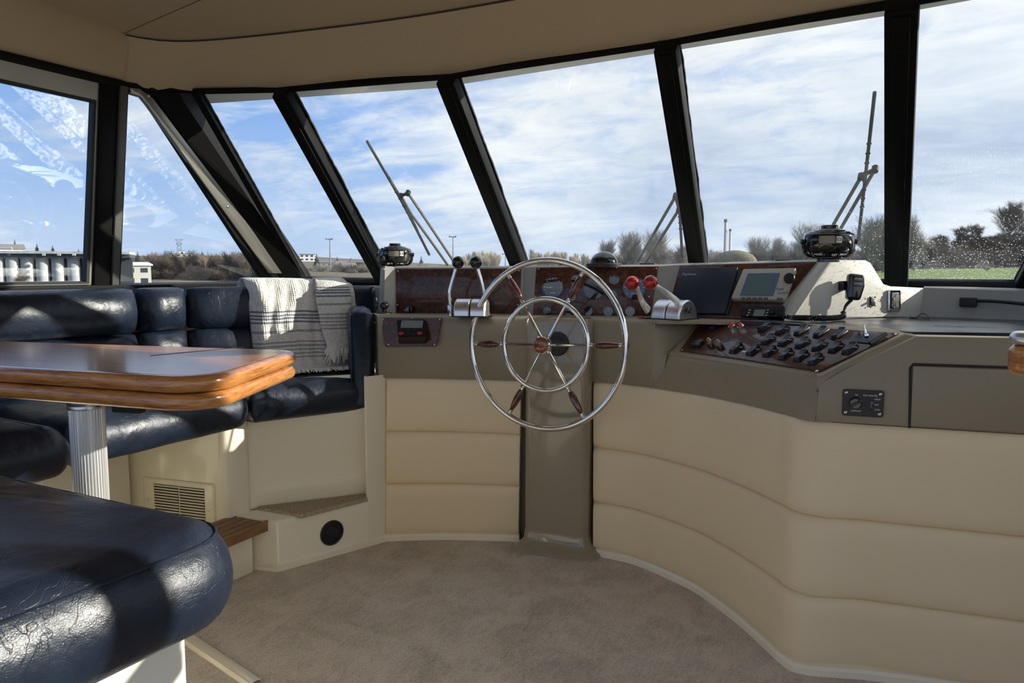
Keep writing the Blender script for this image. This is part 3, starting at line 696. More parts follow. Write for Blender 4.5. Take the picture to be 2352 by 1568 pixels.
# --- cream padded panels
def pads(cols, lo_f, name='padded_panel', ny=10):
    """cols: list of (bottom point, top point); lo_f: rows of (f0, f1)"""
    for f0, f1 in lo_f:
        b = BM(); rows = []
        for t in (0, .008, .025, .06, .12, .25, .5, .75, .88, .94, .975, .992, 1):
            f = f0 + (f1 - f0) * t
            e = min(1, min(t, 1 - t) * (f1 - f0) * .66 / .035); bul = -.004 + .018 * math.sqrt(1 - (1 - e) ** 2)
            r = []
            for i, (p, q) in enumerate(cols):
                a = cols[max(i - 1, 0)][0]; c = cols[min(i + 1, len(cols) - 1)][0]; d = (c - a); n = V((d.y, -d.x, 0)).normalized()
                k = 1.0 if 0 < i < len(cols) - 1 else 0.0
                r.append(p.lerp(q, f) + n * (bul * k if (0 < i < len(cols) - 1) else -.004))
            rows.append(r)
        loft(b, rows); obj(name, b, M_CREAM, helm, smooth=60)
def densify(c, k=4):
    lo2, hi2 = spline([x[0] for x in c], k), spline([x[1] for x in c], k); 
    out = list(zip(lo2, hi2)); e = 0.012
    out.insert(1, (out[0][0].lerp(out[1][0], .15), out[0][1].lerp(out[1][1], .15))); out.insert(-1, (out[-1][0].lerp(out[-2][0], .15), out[-1][1].lerp(out[-2][1], .15)))
    return out
sb = lambda i: V((FL[i].x, FL[i].y, .025))
def back(p, d=.006): return V((p.x, p.y + d, p.z))
leftc = densify([(sb(i), back(LW[i])) for i in (1, 2, 3, 4, 5)])
pads(leftc, ((0.0, .325), (.325, .662), (.662, 1.0)))
rc = [(sb(i), back(LW[i])) for i in range(7, 16)]
pr0, pr1 = V((RFL0.x, RFL0.y, .025)), RW0 + V((.03, 0.004, 0))
rc2 = densify(rc + [(V((RFL0.x + .03, RFL0.y - .012, .025)), RW0 + V((.045, .006, 0)))], 3) 
d_ = (RW1 - RW0)
far0 = onz(2100, 1568, 0) 
rc2 = rc2[:-2] + [rc2[-1]] + [(V((far0.x + (k - 1) * .25, far0.y + (k - 1) * .03, .025)), onz(2100, 984, .706) + d_ * (.48 * (k - 1)) + V((0, .008, 0))) for k in (0.45, 1, 2, 3, 4)]
pads(rc2, ((0.0, .28), (.28, .61), (.61, 1.0)))
# --- plinth
b = BM()
def plinth(pts):
    rows = []
    for i, p in enumerate(pts):
        a, c = pts[max(i - 1, 0)], pts[min(i + 1, len(pts) - 1)]; d = c - a; n = V((d.y, -d.x, 0)).normalized()
        rows.append([p + n * x + V((0, 0, z)) for x, z in ((.018, -.004), (.018, .018), (.012, .026), (-.01, .032), (-.05, .032))])
    loft(b, rows)
plinth(spline([V((p.x, p.y, 0)) for p in FL[0:6]], 3)); plinth(spline([V((p.x, p.y, 0)) for p in FL[7:16]] + [V((RFL0.x + .04, RFL0.y - .01, 0)), V((far0.x, far0.y, 0)), V((far0.x + .8, far0.y + .1, 0))], 3)); struct('baseboard_front', b, M_GEL)
# back fill of the console so nothing shows through
b = BM(); loft(b, [[p + V((0, .05, 0)) for p in FL[:1] + FL[1:16:2]] + [V((far0.x + .9, far0.y + .16, 0))], [p + V((.0, .06, 0)) for p in LW[:1] + LW[1:16:2]] + [RFAR + V((0, .07, 0))]]); obj('console_core', b, M_TAUPE, helm)
# --- pedestal
pf0, pf1 = onz(1202, 1262, 0), onz(1346, 1283, 0); px_ = (pf1 - pf0); pw = px_.length; px_.normalize(); pn = V((px_.y, -px_.x, 0))
if pn.y > 0: pn = -pn
PR = Matrix((px_, -pn, V((0, 0, 1)))).transposed()
b = BM(); ol = rrect(pw, .24, .028, 5); rows = []
pc = (pf0 + pf1) / 2 - pn * .12
for d, z in ((-.050, 0), (-.045, .012), (-.02, .03), (-.006, .05), (0, .09), (0, .40), (0.0, .72), (0.0, .925), (.006, .940), (.02, .944)):
    rows.append([pc + PR @ V((p[0], p[1], 0)) + V((0, 0, z)) for p in inset(ol, d)])
loft(b, rows, True, False, True); obj('steering_pedestal', b, M_TAUPE_GLOSS, helm)
print('pedestal', pw, pf0, pf1, 'plate z', sw(2068, 768).z, [round(x, 3) for x in sw(2068, 768)])

# ================================================================= steering wheel
AX = V((0.0, -1, .05)).normalized()
hb = onP(1281, 789, pf0, pn)
wheel = thing('steering_wheel', hb, 'stainless steel steering wheel with six mahogany handled spokes on the pedestal', 'steering wheel')
b = BM(); lathe(b, [(.0, 0), (.047, 0), (.047, .010), (.043, .014), (0.0, .015)], hb, AX, 32); obj('hub_base', b, M_PLASTIC, wheel)
b = BM(); lathe(b, [(.0, .012), (.030, .012), (.030, .05), (.031, .055), (.031, .118), (.034, .124), (.034, .150), (.031, .154)], hb, AX, 32); obj('hub', b, M_CHROME, wheel)
b = BM(); lathe(b, [(.030, .150), (.030, .156), (.026, .160), (.012, .1625), (0.0, .163)], hb, AX, 32); obj('hub_cap', b, M_CAPWOOD, wheel, label='round polished wooden hub cap')
WC = hb + AX * .118; WR = frame(AX)
dW = (WC - EYE).dot(V((-_s * math.cos(PITCH), _c * math.cos(PITCH), -math.sin(PITCH))))
R1 = 193.5 / FPX * dW; R2 = 105.5 / FPX * dW
wp = lambda r, a, h=0.0: WC + WR @ V((r * math.cos(a), r * math.sin(a), h))
b = BM(); tube(b, [wp(R1, 2 * PI * k / 96) for k in range(96)], .0115, 12, True); obj('outer_rim', b, M_CHROME, wheel)
b = BM(); tube(b, [wp(R2, 2 * PI * k / 72) for k in range(72)], .0098, 12, True); obj('inner_rim', b, M_CHROME, wheel)
for k in range(6):
    a = math.radians(2 + 60 * k); d = (wp(1, a) - WC)
    b = BM(); tube(b, [wp(.025, a), wp(R1 - .005, a)], .0056, 10); sp = obj('spoke', b, M_CHROME, wheel)
    b = BM(); r0, r1 = R1 * .63, R1 * .915
    lathe(b, [(.0065, r0), (.0095, r0 + .004), (.0125, r0 + (r1 - r0) * .22), (.0138, r0 + (r1 - r0) * .42), (.0118, r0 + (r1 - r0) * .72), (.0085, r1 - .006), (.006, r1)], WC, d, 14); obj('handle', b, M_RIMWOOD, sp)
    for q in (R2 + .012, r1 + .006):
        b = BM(); lathe(b, [(.007, q - .006), (.0085, q - .004), (.0085, q + .004), (.007, q + .006)], WC, d, 12); obj('ferrule', b, M_STEEL, sp)

# ================================================================= instrument panels
def screwhead(bm, p, n, r=.003): lathe(bm, [(r, 0), (r, .0012), (r * .5, .002)], p, n, 8)
pan = thing('chart_panel', lp(1050, 722), 'plain burl walnut panel behind the black-knobbed levers at the port end of the dash', 'instrument panel')
b = BM(); plate(b, [lp(909, 618), lp(1197, 617), lp(1193, 722), lp(911, 722)], .005, LN, .0015); obj('burl_board', b, M_BURL, pan)
for q in ((914, 622), (1192, 621), (1190, 700), (913, 700)):
    b = BM(); screwhead(b, lp(*q, .005), LN); obj('screw', b, M_STEEL, pan)
b = BM(); box(b, lp(935, 713, .012), (.022, .02, .022), frame(LN), .002); box(b, lp(946, 711, .016), (.006, .03, .024), frame(LN), .002); lathe(b, [(.006, 0), (.006, .014)], lp(938, 708, .02), LN, 10); obj('latch', b, M_BLACKGLOSS, pan)

gpan = thing('instrument_panel', gp(1365, 722), 'burl walnut instrument panel full of round gauges behind the steering wheel', 'instrument panel')
b = BM(); plate(b, [gp(1232, 615), gp(1512, 612), gp(1494, 725), gp(1224, 723)], .005, GN, .0015); obj('burl_board', b, M_BURL, gpan)
for q in ((1237, 617), (1416, 614), (1508, 616), (1230, 680), (1491, 681)):
    b = BM(); screwhead(b, gp(*q, .005), GN); obj('screw', b, M_STEEL, gpan)
GR = frame(GN)
def gauge(px, py, rpx, marks=True, needle=None):
    p = gp(px, py, .005); d = (p - EYE).length; r = rpx / FPX * d
    b = BM(); lathe(b, [(r, 0), (r, .004), (r * .97, .006), (r * .90, .006), (r * .88, .004), (0, .004)], p, GN, 32); ga = obj('gauge', b, M_DIAL, gpan)
    if marks:
        b = BM(); n = 13 if rpx > 18 else 7
        for k in range(n):
            a = math.radians(220 - 260 * k / (n - 1)); c, s = math.cos(a), math.sin(a)
            q = p + GR @ V((c * r * .76, s * r * .76, .0046)); Rz = GR @ Matrix.Rotation(a, 3, 'Z')
            box(b, q, (r * (.16 if k % 2 == 0 else .10), r * .035, .0004), Rz)
        if rpx > 18:
            for k in range(5): box(b, p + GR @ V(((k - 2) * r * .11, -r * .5, .0046)), (r * .07, r * .06, .0004), GR)
        obj('dial_marks', b, M_INK, ga, smooth=0)
    if needle is not None:
        a = math.radians(needle); b = BM(); Rz = GR @ Matrix.Rotation(a, 3, 'Z'); box(b, p + Rz @ V((r * .3, 0, .0052)), (r * .62, r * .045, .0006), Rz); obj('needle', b, M_INK, ga, smooth=0)
for a in ((1270, 660, 25, True, 180), (1365, 662, 26, False, None), (1457, 661, 27, True, 150), (1323, 644, 13, True, 80), (1411, 641, 12.5, True, 90), (1313, 681, 11, True, None), (1406, 678, 12, True, None)): gauge(*a)
for a in ((1257, 714, 10, True, 60), (1306, 714, 10.5, True, 80), (1351, 714.5, 10.5, False, None), (1397, 715, 11.5, True, 70), (1447, 715, 11.5, True, 60)): gauge(*a)

nav = thing('navigation_panel', npn(1690, 728), 'dark burl panel carrying the covered radar and the fish finder', 'instrument panel')
b = BM(); plate(b, [npn(1562, 611), npn(1876, 602), npn(1774, 728), npn(1532, 725)], .005, NN, .0015); obj('burl_board', b, M_BURL, nav)
NR = frame(NN)
rad = thing('radar_display', npn(1620, 722, .005), 'radar screen under a plain dark blue cover lettered in the corner', 'radar display')
def quad(px4, o, n, fn): return [fn(*q, o) for q in px4]
b = BM(); plate(b, quad(((1572, 621), (1698, 618), (1668, 724), (1538, 723)), .005, NN, npn), .022, NN, .004); obj('cover', b, M_DKBLUE, rad)
b = BM(); plate(b, quad(((1690, 624), (1705, 624), (1674, 724), (1655, 724)), .005, NN, npn), .012, NN, .003); obj('bezel', b, M_PLASTIC, rad)
text('Raytheon', .0145, npn(1583, 629.5, .0275), NR, mat('grey_ink', (.45, .47, .5), .5), rad, shear=.12)

ff = thing('fish_finder', npn(1745, 692, .005), 'beige fish finder with a grey screen, round knob and blue lettering', 'fish finder')
b = BM(); plate(b, quad(((1711, 625), (1832, 623), (1805, 697), (1683, 693)), .005, NN, npn), .035, NN, .006); obj('housing', b, M_GREYPL, ff)
b = BM(); plate(b, quad(((1718, 628), (1792, 627), (1776, 680), (1699, 679)), .040, NN, npn), .0015, NN); obj('bezel', b, M_BLUEBEZ, ff)
b = BM(); plate(b, quad(((1722, 633), (1780, 632), (1767, 677), (1707, 677)), .0415, NN, npn), .001, NN); obj('screen', b, M_LCDBLUE, ff)
b = BM(); lathe(b, [(.020, 0), (.019, .010), (.017, .013), (0, .013)], npn(1814, 640, .04), NN, 20); obj('knob', b, M_PLASTIC, ff)
for k in range(5):
    b = BM(); box(b, npn(1707 + 13 * k, 685, .041), (.014, .008, .005), NR, .001); obj('button', b, mat('dark_button', (.09, .09, .08), .5) if k == 0 else bpy.data.materials['dark_button'], ff)
b = BM(); box(b, npn(1791, 686.5, .041), (.020, .008, .005), NR, .001); obj('button', b, bpy.data.materials['dark_button'], ff)
text('Twin', .015, npn(1790, 664, .0405), NR @ Matrix.Rotation(.12, 3, 'Z'), M_INKBLUE, ff, shear=.3); text('Scope', .015, npn(1797, 672, .0405), NR @ Matrix.Rotation(.12, 3, 'Z'), M_INKBLUE, ff, shear=.3)

vhf = thing('marine_radio', npn(1750, 722, .005), 'small black marine radio with a pale display under the fish finder', 'radio')
b = BM(); box(b, npn(1752, 717, .02), (.15, .045, .04), NR, .004); obj('housing', b, M_PLASTIC, vhf)
b = BM(); plate(b, quad(((1734, 711), (1759, 711), (1754, 726), (1729, 726)), .040, NN, npn), .0015, NN); obj('display', b, M_LCD, vhf)
b = BM(); lathe(b, [(.012, 0), (.011, .014), (0, .015)], npn(1774, 717, .04), NN, 16); obj('knob', b, M_PLASTIC, vhf)
for q in ((1722, 712), (1720, 718), (1717, 724), (1764, 712), (1762, 718), (1760, 724)):
    b = BM(); box(b, npn(*q, .041), (.007, .005, .003), NR, .001); obj('button', b, M_GREYPL, vhf)

# ---- hand microphone and coiled cord
mic = thing('hand_microphone', kp(1952, 690, .03), 'black hand microphone hung on the sunlit speckled cheek', 'microphone')
KR = frame(KN)
b = BM(); box(b, kp(1938, 656, .012), (.03, .034, .026), KR, .004); obj('hanger', b, M_PLASTIC, mic)
b = BM(); ol = round_poly([(-.026, -.052), (.022, -.052), (.034, .0), (.030, .040), (-.026, .044)], .012)
mo = kp(1957, 657, .028); tl = (KR @ Matrix.Rotation(-.10, 3, 'Z') @ Matrix.Rotation(-.45, 3, 'Y'))
slab(b, ol, bull(.036, .012), M_of(mo, tl)); obj('body', b, M_BLACKGLOSS, mic)
for k in range(5):
    b = BM(); box(b, mo + tl @ V((.006, .032 - .0085 * k, .037)), (.030, .003, .004), tl, .001); obj('grille_slot', b, M_STEEL if k % 2 else M_PLASTIC, mic)
cord = [mo + tl @ V((-.004, -.050, .016)), kp(1944, 700, .03), kp(1939, 712, .028), kp(1937, 718, .03)]
b = BM(); tube(b, spline(cord, 6), [.0065 - .00015 * k for k in range(19)], 8); obj('strain_relief', b, M_RUBBER, mic)
base_ = spline([kp(1937, 718, .035), kp(1936, 726, .05), kp(1915, 730, .08), kp(1870, 730, .11), onz(1820, 729, LZ + .015), npn(1786, 723, .04)], 40)
base_ = resample(base_, 700); co = []
for i, p in enumerate(base_):
    t = (base_[min(i + 1, 699)] - base_[max(i - 1, 0)]).normalized(); x = t.cross(V((0, 0, 1))).normalized(); y = x.cross(t)
    a = i / 700 * 2 * PI * 46; co.append(p + (x * math.cos(a) + y * math.sin(a)) * .0075)
b = BM(); tube(b, co, .0026, 5); obj('coiled_cord', b, M_RUBBER, mic)

# ---- small switch and power outlet on the cheek
s_ = thing('toggle_plate', kp(2004, 692), 'small black switch plate with a cream toggle beside the outlet', 'switch')
b = BM(); box(b, kp(2004, 692, .003), (.024, .034, .006), KR, .002); obj('plate', b, M_PLASTIC, s_)
for q in ((1998, 682), (2010, 682), (1998, 703), (2010, 702)):
    b = BM(); screwhead(b, kp(*q, .006), KN, .0028); obj('screw', b, M_BLACKGLOSS, s_)
b = BM(); box(b, kp(2006, 691, .012), (.008, .007, .014), KR, .001); obj('toggle', b, mat('cream_toggle', (.75, .68, .48), .5), s_)
ot = thing('power_outlet', kp(2050, 690), 'black double power outlet in a chrome surround', 'outlet')
b = BM(); slab(b, rrect(.062, .082, .006), bull(.010, .004), M_of(kp(2051, 690, .0), KR)); obj('surround', b, M_CHROME, ot)
b = BM(); slab(b, rrect(.038, .060, .004), bull(.008, .002), M_of(kp(2053, 690, .008), KR)); obj('receptacle', b, M_PLASTIC, ot)
b = BM()
for dy in (.016, -.016):
    for dx in (-.008, .008): box(b, kp(2053, 690, .0165) + KR @ V((dx, dy, 0)), (.003, .009, .001), KR)
    ball(b, kp(2053, 690, .0165) + KR @ V((0, dy - .010, 0)), .0025, 8, 6)
obj('socket_slot', b, M_STEEL, ot)
# ---- cable on the backsplash
BN = V((-.25, -.95, .1)).normalized(); bo = V((.44, 3.165, 1.0))
bk = lambda px, py, off=0.0: onP(px, py, bo + BN * off, BN)
cb = thing('plug_and_cable', bk(2224, 694, .01), 'black plug with a cable running along the wall behind the counter', 'cable')
b = BM(); box(b, bk(2224, 694, .015), (.055, .034, .026), frame(BN), .004); obj('plug', b, M_RUBBER, cb)
b = BM(); tube(b, spline([bk(2238, 690, .015), bk(2290, 692, .016), bk(2352, 698, .016), bk(2420, 706, .016)], 6), .006, 8); obj('cord', b, M_RUBBER, cb)
cu = onz(2118, 731, LZ + .005)
b = BM(); rows = []
for x in (0, .04):
    rows.append([cu + V((-.04 + .9 * t * .07, -.01 + x - .03 * t, .0 + .018 * max(0, math.sin(PI * min(1, max(0, (t - .35) / .65)))))) for t in [k / 14 for k in range(15)]])
rows += [[p + V((0, 0, .0025)) for p in rows[1]], [p + V((0, 0, .0025)) for p in rows[0]]]; rows.append(rows[0])
loft(b, rows); o = obj('rubber_strip', b, M_RUBBER, label='short curled black rubber strip lying on the dark counter', cat='strip')

# ================================================================= switch panel
swp = thing('switch_panel', sw(1800, 800), 'glossy burl switch panel with three rows of black rocker switches', 'switch panel')
b = BM(); plate(b, [sw(1614, 736), sw(2066, 768), sw(1882, 855), sw(1700, 826), sw(1562, 807)], .005, SPN, .0015); obj('burl_board', b, M_BURL, swp)
upv = (sw(1800, 745) - sw(1740, 800)); upv = (upv - SPN * upv.dot(SPN)).normalized()
alongv = (sw(2000, 770) - sw(1650, 745)).normalized(); upv = SPN.cross(alongv)
SR = Matrix((alongv, upv, SPN)).transposed()
for q in ((1622, 738), (2058, 767), (1876, 852), (1567, 803)):
    b = BM(); screwhead(b, sw(*q, .005), SPN, .005); obj('screw', b, M_STEEL, swp)
rk = [(1643, 750), (1757, 754), (1797, 760), (1841, 762), (1886, 766), (1928, 770), (1765, 783), (1804, 786), (1844, 791), (1883, 797), (1921, 801), (1953, 804), (1692, 803), (1731, 808), (1769, 811), (1806, 817), (1841, 821), (1874, 829)]
rme = None
for i, q in enumerate(rk):
    M4 = M_of(sw(*q, .005), SR)
    if rme is None or i == 1:
        b = BM(); prof = [(-.024, 0), (-.024, .006), (-.021, .012), (-.012, .013), (0, .012), (.012, .015), (.020, .019), (.023, .018), (.024, .008), (.024, 0)]
        prism(b, [V((-.0105, y, z)) for y, z in prof], (.021, 0, 0), .0012, 1)
        box(b, (0, 0, .002), (.025, .052, .004), None, .001)
        if i == 0: o = obj('rocker_switch', b, M_SWITCH, swp); rme = o.data; o.matrix_basis = M4
        else: o = obj('rocker_switch', b, M_SWITCH, swp); o.matrix_basis = M4 @ Matrix.Rotation(PI, 4, 'Z')
    else:
        o = bpy.data.objects.new('rocker_switch', rme); place(o, swp); o.matrix_basis = M4
b = BM()
for q in rk:
    for r in range(2):
        for k in range(4): box(b, sw(*q, .0245 if r else .0235) + SR @ V((-.006 + .004 * k, .0205 + .0022 * r - .002, -.0005 - .001 * r)), (.0022, .0009, .0006), SR)
obj('switch_legend', b, M_INK, swp, kind='stuff', smooth=0)
for q in ((1682, 753), (1703, 754)):
    b = BM(); lathe(b, [(.013, 0), (.013, .010), (.0105, .012), (.0105, .010), (0, .010)], sw(*q, .005), SPN, 20); r_ = obj('push_button', b, M_STEEL, swp, label='red push button in a steel collar')
    b = BM(); lathe(b, [(.0095, .008), (.0095, .016), (.006, .021), (0, .022)], sw(*q, .005), SPN, 16); obj('button_cap', b, M_RED, r_)
for q, hd_ in (((1634, 795), (1628, 782)), ((1655, 799), (1649, 784))):
    b = BM(); lathe(b, [(.013, 0), (.013, .005), (.011, .014), (0, .015)], sw(*q, .005), SPN, 20); r_ = obj('ignition_lock', b, M_PLASTIC, swp)
    b = BM(); k0 = sw(*q, .018); slab(b, [(math.cos(2 * PI * j / 20) * .010, math.sin(2 * PI * j / 20) * .010) for j in range(20)], [(0, 0), (0, .0022)], M_of(k0 + SPN * .024, Matrix((alongv, SPN, -upv)).transposed())); box(b, k0 + SPN * .006, (.005, .002, .016), SR); obj('key', b, M_KEY, r_)
b = BM(); box(b, sw(1601, 785, .012), (.05, .030, .014), SR, .003); box(b, sw(1598, 793, .012), (.045, .012, .018), SR, .003); obj('breaker_block', b, M_SWITCH, swp)
b = BM(); box(b, sw(1710, 807, .0056), (.022, .008, .0008), SR); obj('paper_label', b, M_INK, swp)
b = BM(); plate(b, [sw(1962, 763, .005), sw(2030, 770, .005), sw(1998, 790, .005), sw(1952, 785, .005)], .003, SPN, .001); obj('toggle_plate', b, M_SWITCH, swp)
b = BM(); lathe(b, [(.007, 0), (.007, .006), (.0035, .008), (.0028, .030), (.004, .034), (0, .035)], sw(1990, 772, .008), (SPN + upv * .5 - alongv * .3), 10); lathe(b, [(.006, 0), (.005, .012)], sw(1976, 771, .008), SPN, 10); obj('toggle_lever', b, M_CHROME, swp)
b = BM(); tube(b, [sw(1998, 789, .012), sw(2035, 766, .014)], .006, 8); obj('breaker_bar', b, M_SWITCH, swp)

# ================================================================= fan heater plate
hp = thing('fan_heater_control', rp(1982, 926), 'black fan heater control plate with white lettering and four bright screws', 'control plate')
HR = frame(RN)
hc = [rp(1936, 893), rp(2031, 898), rp(2028, 958), rp(1933, 953)]
hw = (hc[1] - hc[0]).length; hh = (hc[3] - hc[0]).length; ho = sum(hc, V()) / 4
b = BM(); slab(b, rrect(hw, hh, .007), [(0, 0), (0, .003), (.001, .004)], M_of(ho, HR)); obj('plate', b, M_PLASTIC, hp)
for sx in (-1, 1):
    for sy in (-1, 1): b = BM(); lathe(b, [(.004, 0), (.004, .001), (.0018, .0022), (0, .0008)], ho + HR @ V((sx * (hw / 2 - .009), sy * (hh / 2 - .009), .004)), RN, 12); obj('screw', b, M_CHROME, hp)
b = BM(); lathe(b, [(.017, 0), (.016, .008), (.013, .011), (0, .011)], ho + HR @ V((-.019, 0.0, .004)), RN, 24); box(b, ho + HR @ V((-.019, 0, .018)), (.006, .028, .010), HR @ Matrix.Rotation(-1.0, 3, 'Z'), .002); obj('knob', b, M_BLACKGLOSS, hp)
b = BM(); box(b, ho + HR @ V((.022, -.004, .007)), (.009, .026, .006), HR, .001); obj('slide_switch', b, M_BLACKGLOSS, hp)
k = hh / .074
for s, x, y, al in (('IN', -.019, .0225, 'CENTER'), ('DEFROST', -.019, -.0225, 'CENTER'), ('FAN HEATER', .020, .0225, 'CENTER'), ('HIGH', .032, .013, 'LEFT'), ('OFF', .032, -.002, 'LEFT'), ('LOW', .032, -.016, 'LEFT')):
    text(s, .0062, ho + HR @ V((x * hw / .118, y * k, .0045)), HR, M_INK, hp, align=al)

# ================================================================= autopilot head on its burl plate
AN = V((.33, -.90, .20)).normalized(); AO = V((LW[2].x, LW[2].y, .90)) + V((.33, -.90, 0)) * .012
ap = lambda px, py, off=0.0: onP(px, py, AO + AN * off, AN)
au = thing('autopilot_control', ap(945, 790), 'small black autopilot head with a grey screen and red buttons on a burl plate', 'autopilot')
b = BM(); slab(b, ccw([tuple((M_of(ap(945, 760), frame(AN)).inverted() @ p)[:2]) for p in (ap(874, 729), ap(1016, 730), ap(1003, 795), ap(886, 796))]), [(0, 0), (0, .004), (.0015, .006)], M_of(ap(945, 760), frame(AN))); obj('burl_plate', b, M_BURL, au)
for q in ((880, 732), (1010, 733), (892, 791), (998, 791), (947, 730)):
    b = BM(); screwhead(b, ap(*q, .006), AN, .003); obj('screw', b, M_STEEL, au)
AN2 = (AN + V((0.02, .1, .5))).normalized(); AR2 = frame(AN2)
ah = ap(945, 768, .006)
b = BM(); pts = [ap(913, 742, .006), ap(978, 741, .006), ap(979, 789, .006), ap(916, 790, .006)]; f4 = [ap(911, 734, .030), ap(975, 732, .030), ap(979, 772, .060), ap(915, 774, .060)]
loft(b, [pts, f4], True, True, True); bmesh.ops.bevel(b, geom=b.edges[:], offset=.003, segments=2, affect='EDGES'); obj('head', b, M_PLASTIC, au)
fo_ = (f4[0] + f4[1] + f4[2] + f4[3]) / 4; fn_ = (f4[1] - f4[0]).cross(f4[3] - f4[0]).normalized(); fn_ = fn_ if fn_.dot(EYE - fo_) > 0 else -fn_; FR = frame(fn_); fw = (f4[1] - f4[0]).length; fh = (f4[3] - f4[0]).length
b = BM(); box(b, fo_ + FR @ V((0, fh * .2, .001)), (fw * .78, fh * .42, .002), FR, .0006); obj('screen', b, M_LCD, au)
for x, y, m_ in ((-.33, -.32, M_REDBTN), (.33, -.30, M_REDBTN), (-.33, -.10, M_SWITCH), (-.1, -.12, M_SWITCH), (.12, -.12, M_SWITCH), (.33, -.09, M_SWITCH), (-.1, -.33, M_SWITCH), (.12, -.33, M_SWITCH)):
    b = BM(); slab(b, [(math.cos(2 * PI * j / 16) * fw * (.10 if m_ is M_REDBTN else .075), math.sin(2 * PI * j / 16) * fh * .085) for j in range(16)], [(0, 0), (0, .003), (.001, .004)], M_of(fo_ + FR @ V((x * fw, y * fh, .0005)), FR)); obj('button', b, m_, au)

# ================================================================= engine levers
def lever_unit(name, label, fr, width, rad, M_arm):
    u = thing(name, fr[0], label, 'control levers'); o, ax, up = fr[0], fr[1], V((0, 0, 1)); fw_ = ax.cross(up)      # ax athwart, fw_ towards the bow or aft
    for s in (-1, 1):
        b = BM(); rows = []
        xs = [0.002, .005, width / 2 - .006, width / 2 - .001]; rs = [rad - .004, rad, rad, rad - .006]
        for x, r in zip(xs, rs):
            rows.append([o + ax * (s * x) + fw_ * (r * math.cos(a)) + up * (.012 + (r * .95) * math.sin(a)) for a in [PI * k / 18 for k in range(19)]] + [o + ax * (s * x) - fw_ * r, o + ax * (s * x) + fw_ * r])
        loft(b, rows, True, True, True); obj('housing', b, M_ALU, u)
    b = BM(); box(b, o + up * .002, (width + .01, rad * 2 + .01, .004), Matrix((ax, fw_, up)).transposed(), .001); obj('base_gasket', b, M_RUBBER, u)
    return u
XA = V((1, 0, 0))
axl = (L1 - L0).normalized(); ol_ = onz(1077, 728, LZ) ; ol_ = ol_ + V((axl.y * -1, axl.x, 0)) * .062
sh = lever_unit('shift_levers', 'pair of bent chrome gear levers with black ball knobs on a polished base', (ol_, axl), .128, .060, M_CHROME)
dl_ = (ol_ - EYE).dot(V((-_s, _c, 0)))
def vp(px, py, D): return far(px, D, py=py)
for pts, kn in (([(1036, 722), (1034, 706), (1033, 672), (1037, 652), (1047, 618)], (1052, 602)), ([(1113, 722), (1113, 706), (1112, 676), (1107, 652), (1097, 618)], (1093, 602))):
    P3 = [vp(x, y, dl_ - (.02 if x > 1080 else -.005)) for x, y in pts]
    b = BM(); tube(b, spline(P3, 5), .0078, 12); le = obj('lever', b, M_CHROME, sh)
    b = BM(); box(b, P3[0].lerp(P3[1], .6), (.018, .02, .045), None, .003); lathe(b, [(.005, 0), (.005, .014)], P3[1] + V((0, 0, -.005)), V((.3, -1, 0)), 10); obj('lever_clamp', b, M_STEEL, le)
    b = BM(); ball(b, vp(*kn, dl_ - (.02 if kn[0] > 1080 else -.005)), .0245, 24, 16); obj('knob', b, M_BLACKGLOSS, le)
axr = V((.95, -.31, 0)).normalized(); orr = onz(1528, 734, LZ) + V((.31, .95, 0)).normalized() * .058
th_ = lever_unit('throttle_levers', 'pair of white-metal throttle levers with red ball knobs on a polished half-round base', (orr, axr), .124, .064, M_ALU)
dr_ = (orr - EYE).dot(V((-_s, _c, 0)))
for root, mid1, mid2, tip, kn, D0, D1 in (((1488, 712), (1478, 698), (1470, 680), (1464, 662), (1452, 650), dr_, dr_ - .07), ((1573, 715), (1557, 694), (1530, 672), (1508, 657), (1494, 648.5), dr_ - .02, dr_ - .12)):
    P3 = [vp(*root, D0), vp(*mid1, D0 - .025), vp(*mid2, (D0 + D1) / 2), vp(*tip, D1), vp(*kn, D1)]
    b = BM(); sp_ = spline(P3, 6); n_ = len(sp_); rows = []
    for i, p in enumerate(sp_):
        t = (sp_[min(i + 1, n_ - 1)] - sp_[max(i - 1, 0)]).normalized(); y = axr; x = y.cross(t).normalized(); w_ = .017 - .010 * min(1, i / (n_ * .8)); h_ = .010 - .004 * i / n_
        rows.append([p + x * (w_ * math.cos(a)) + y * (h_ * math.sin(a)) for a in [2 * PI * k / 10 for k in range(10)]])
    loft(b, rows, True, True, True); le = obj('lever', b, mat('cast_white_metal', (.80, .78, .70), .35, .6) if 'cast_white_metal' not in bpy.data.materials else bpy.data.materials['cast_white_metal'], th_)
    b = BM(); ball(b, P3[-1], .0255, 24, 16); obj('knob', b, M_RED, le)
b = BM(); sc_ = orr + axr * .066 + V((0, 0, .035)); lathe(b, [(.011, 0), (.011, .004), (.006, .006), (0, .003)], sc_ + V((0, -.012, .0)), axr, 14); obj('pivot_screw', b, M_BLACKGLOSS, th_)

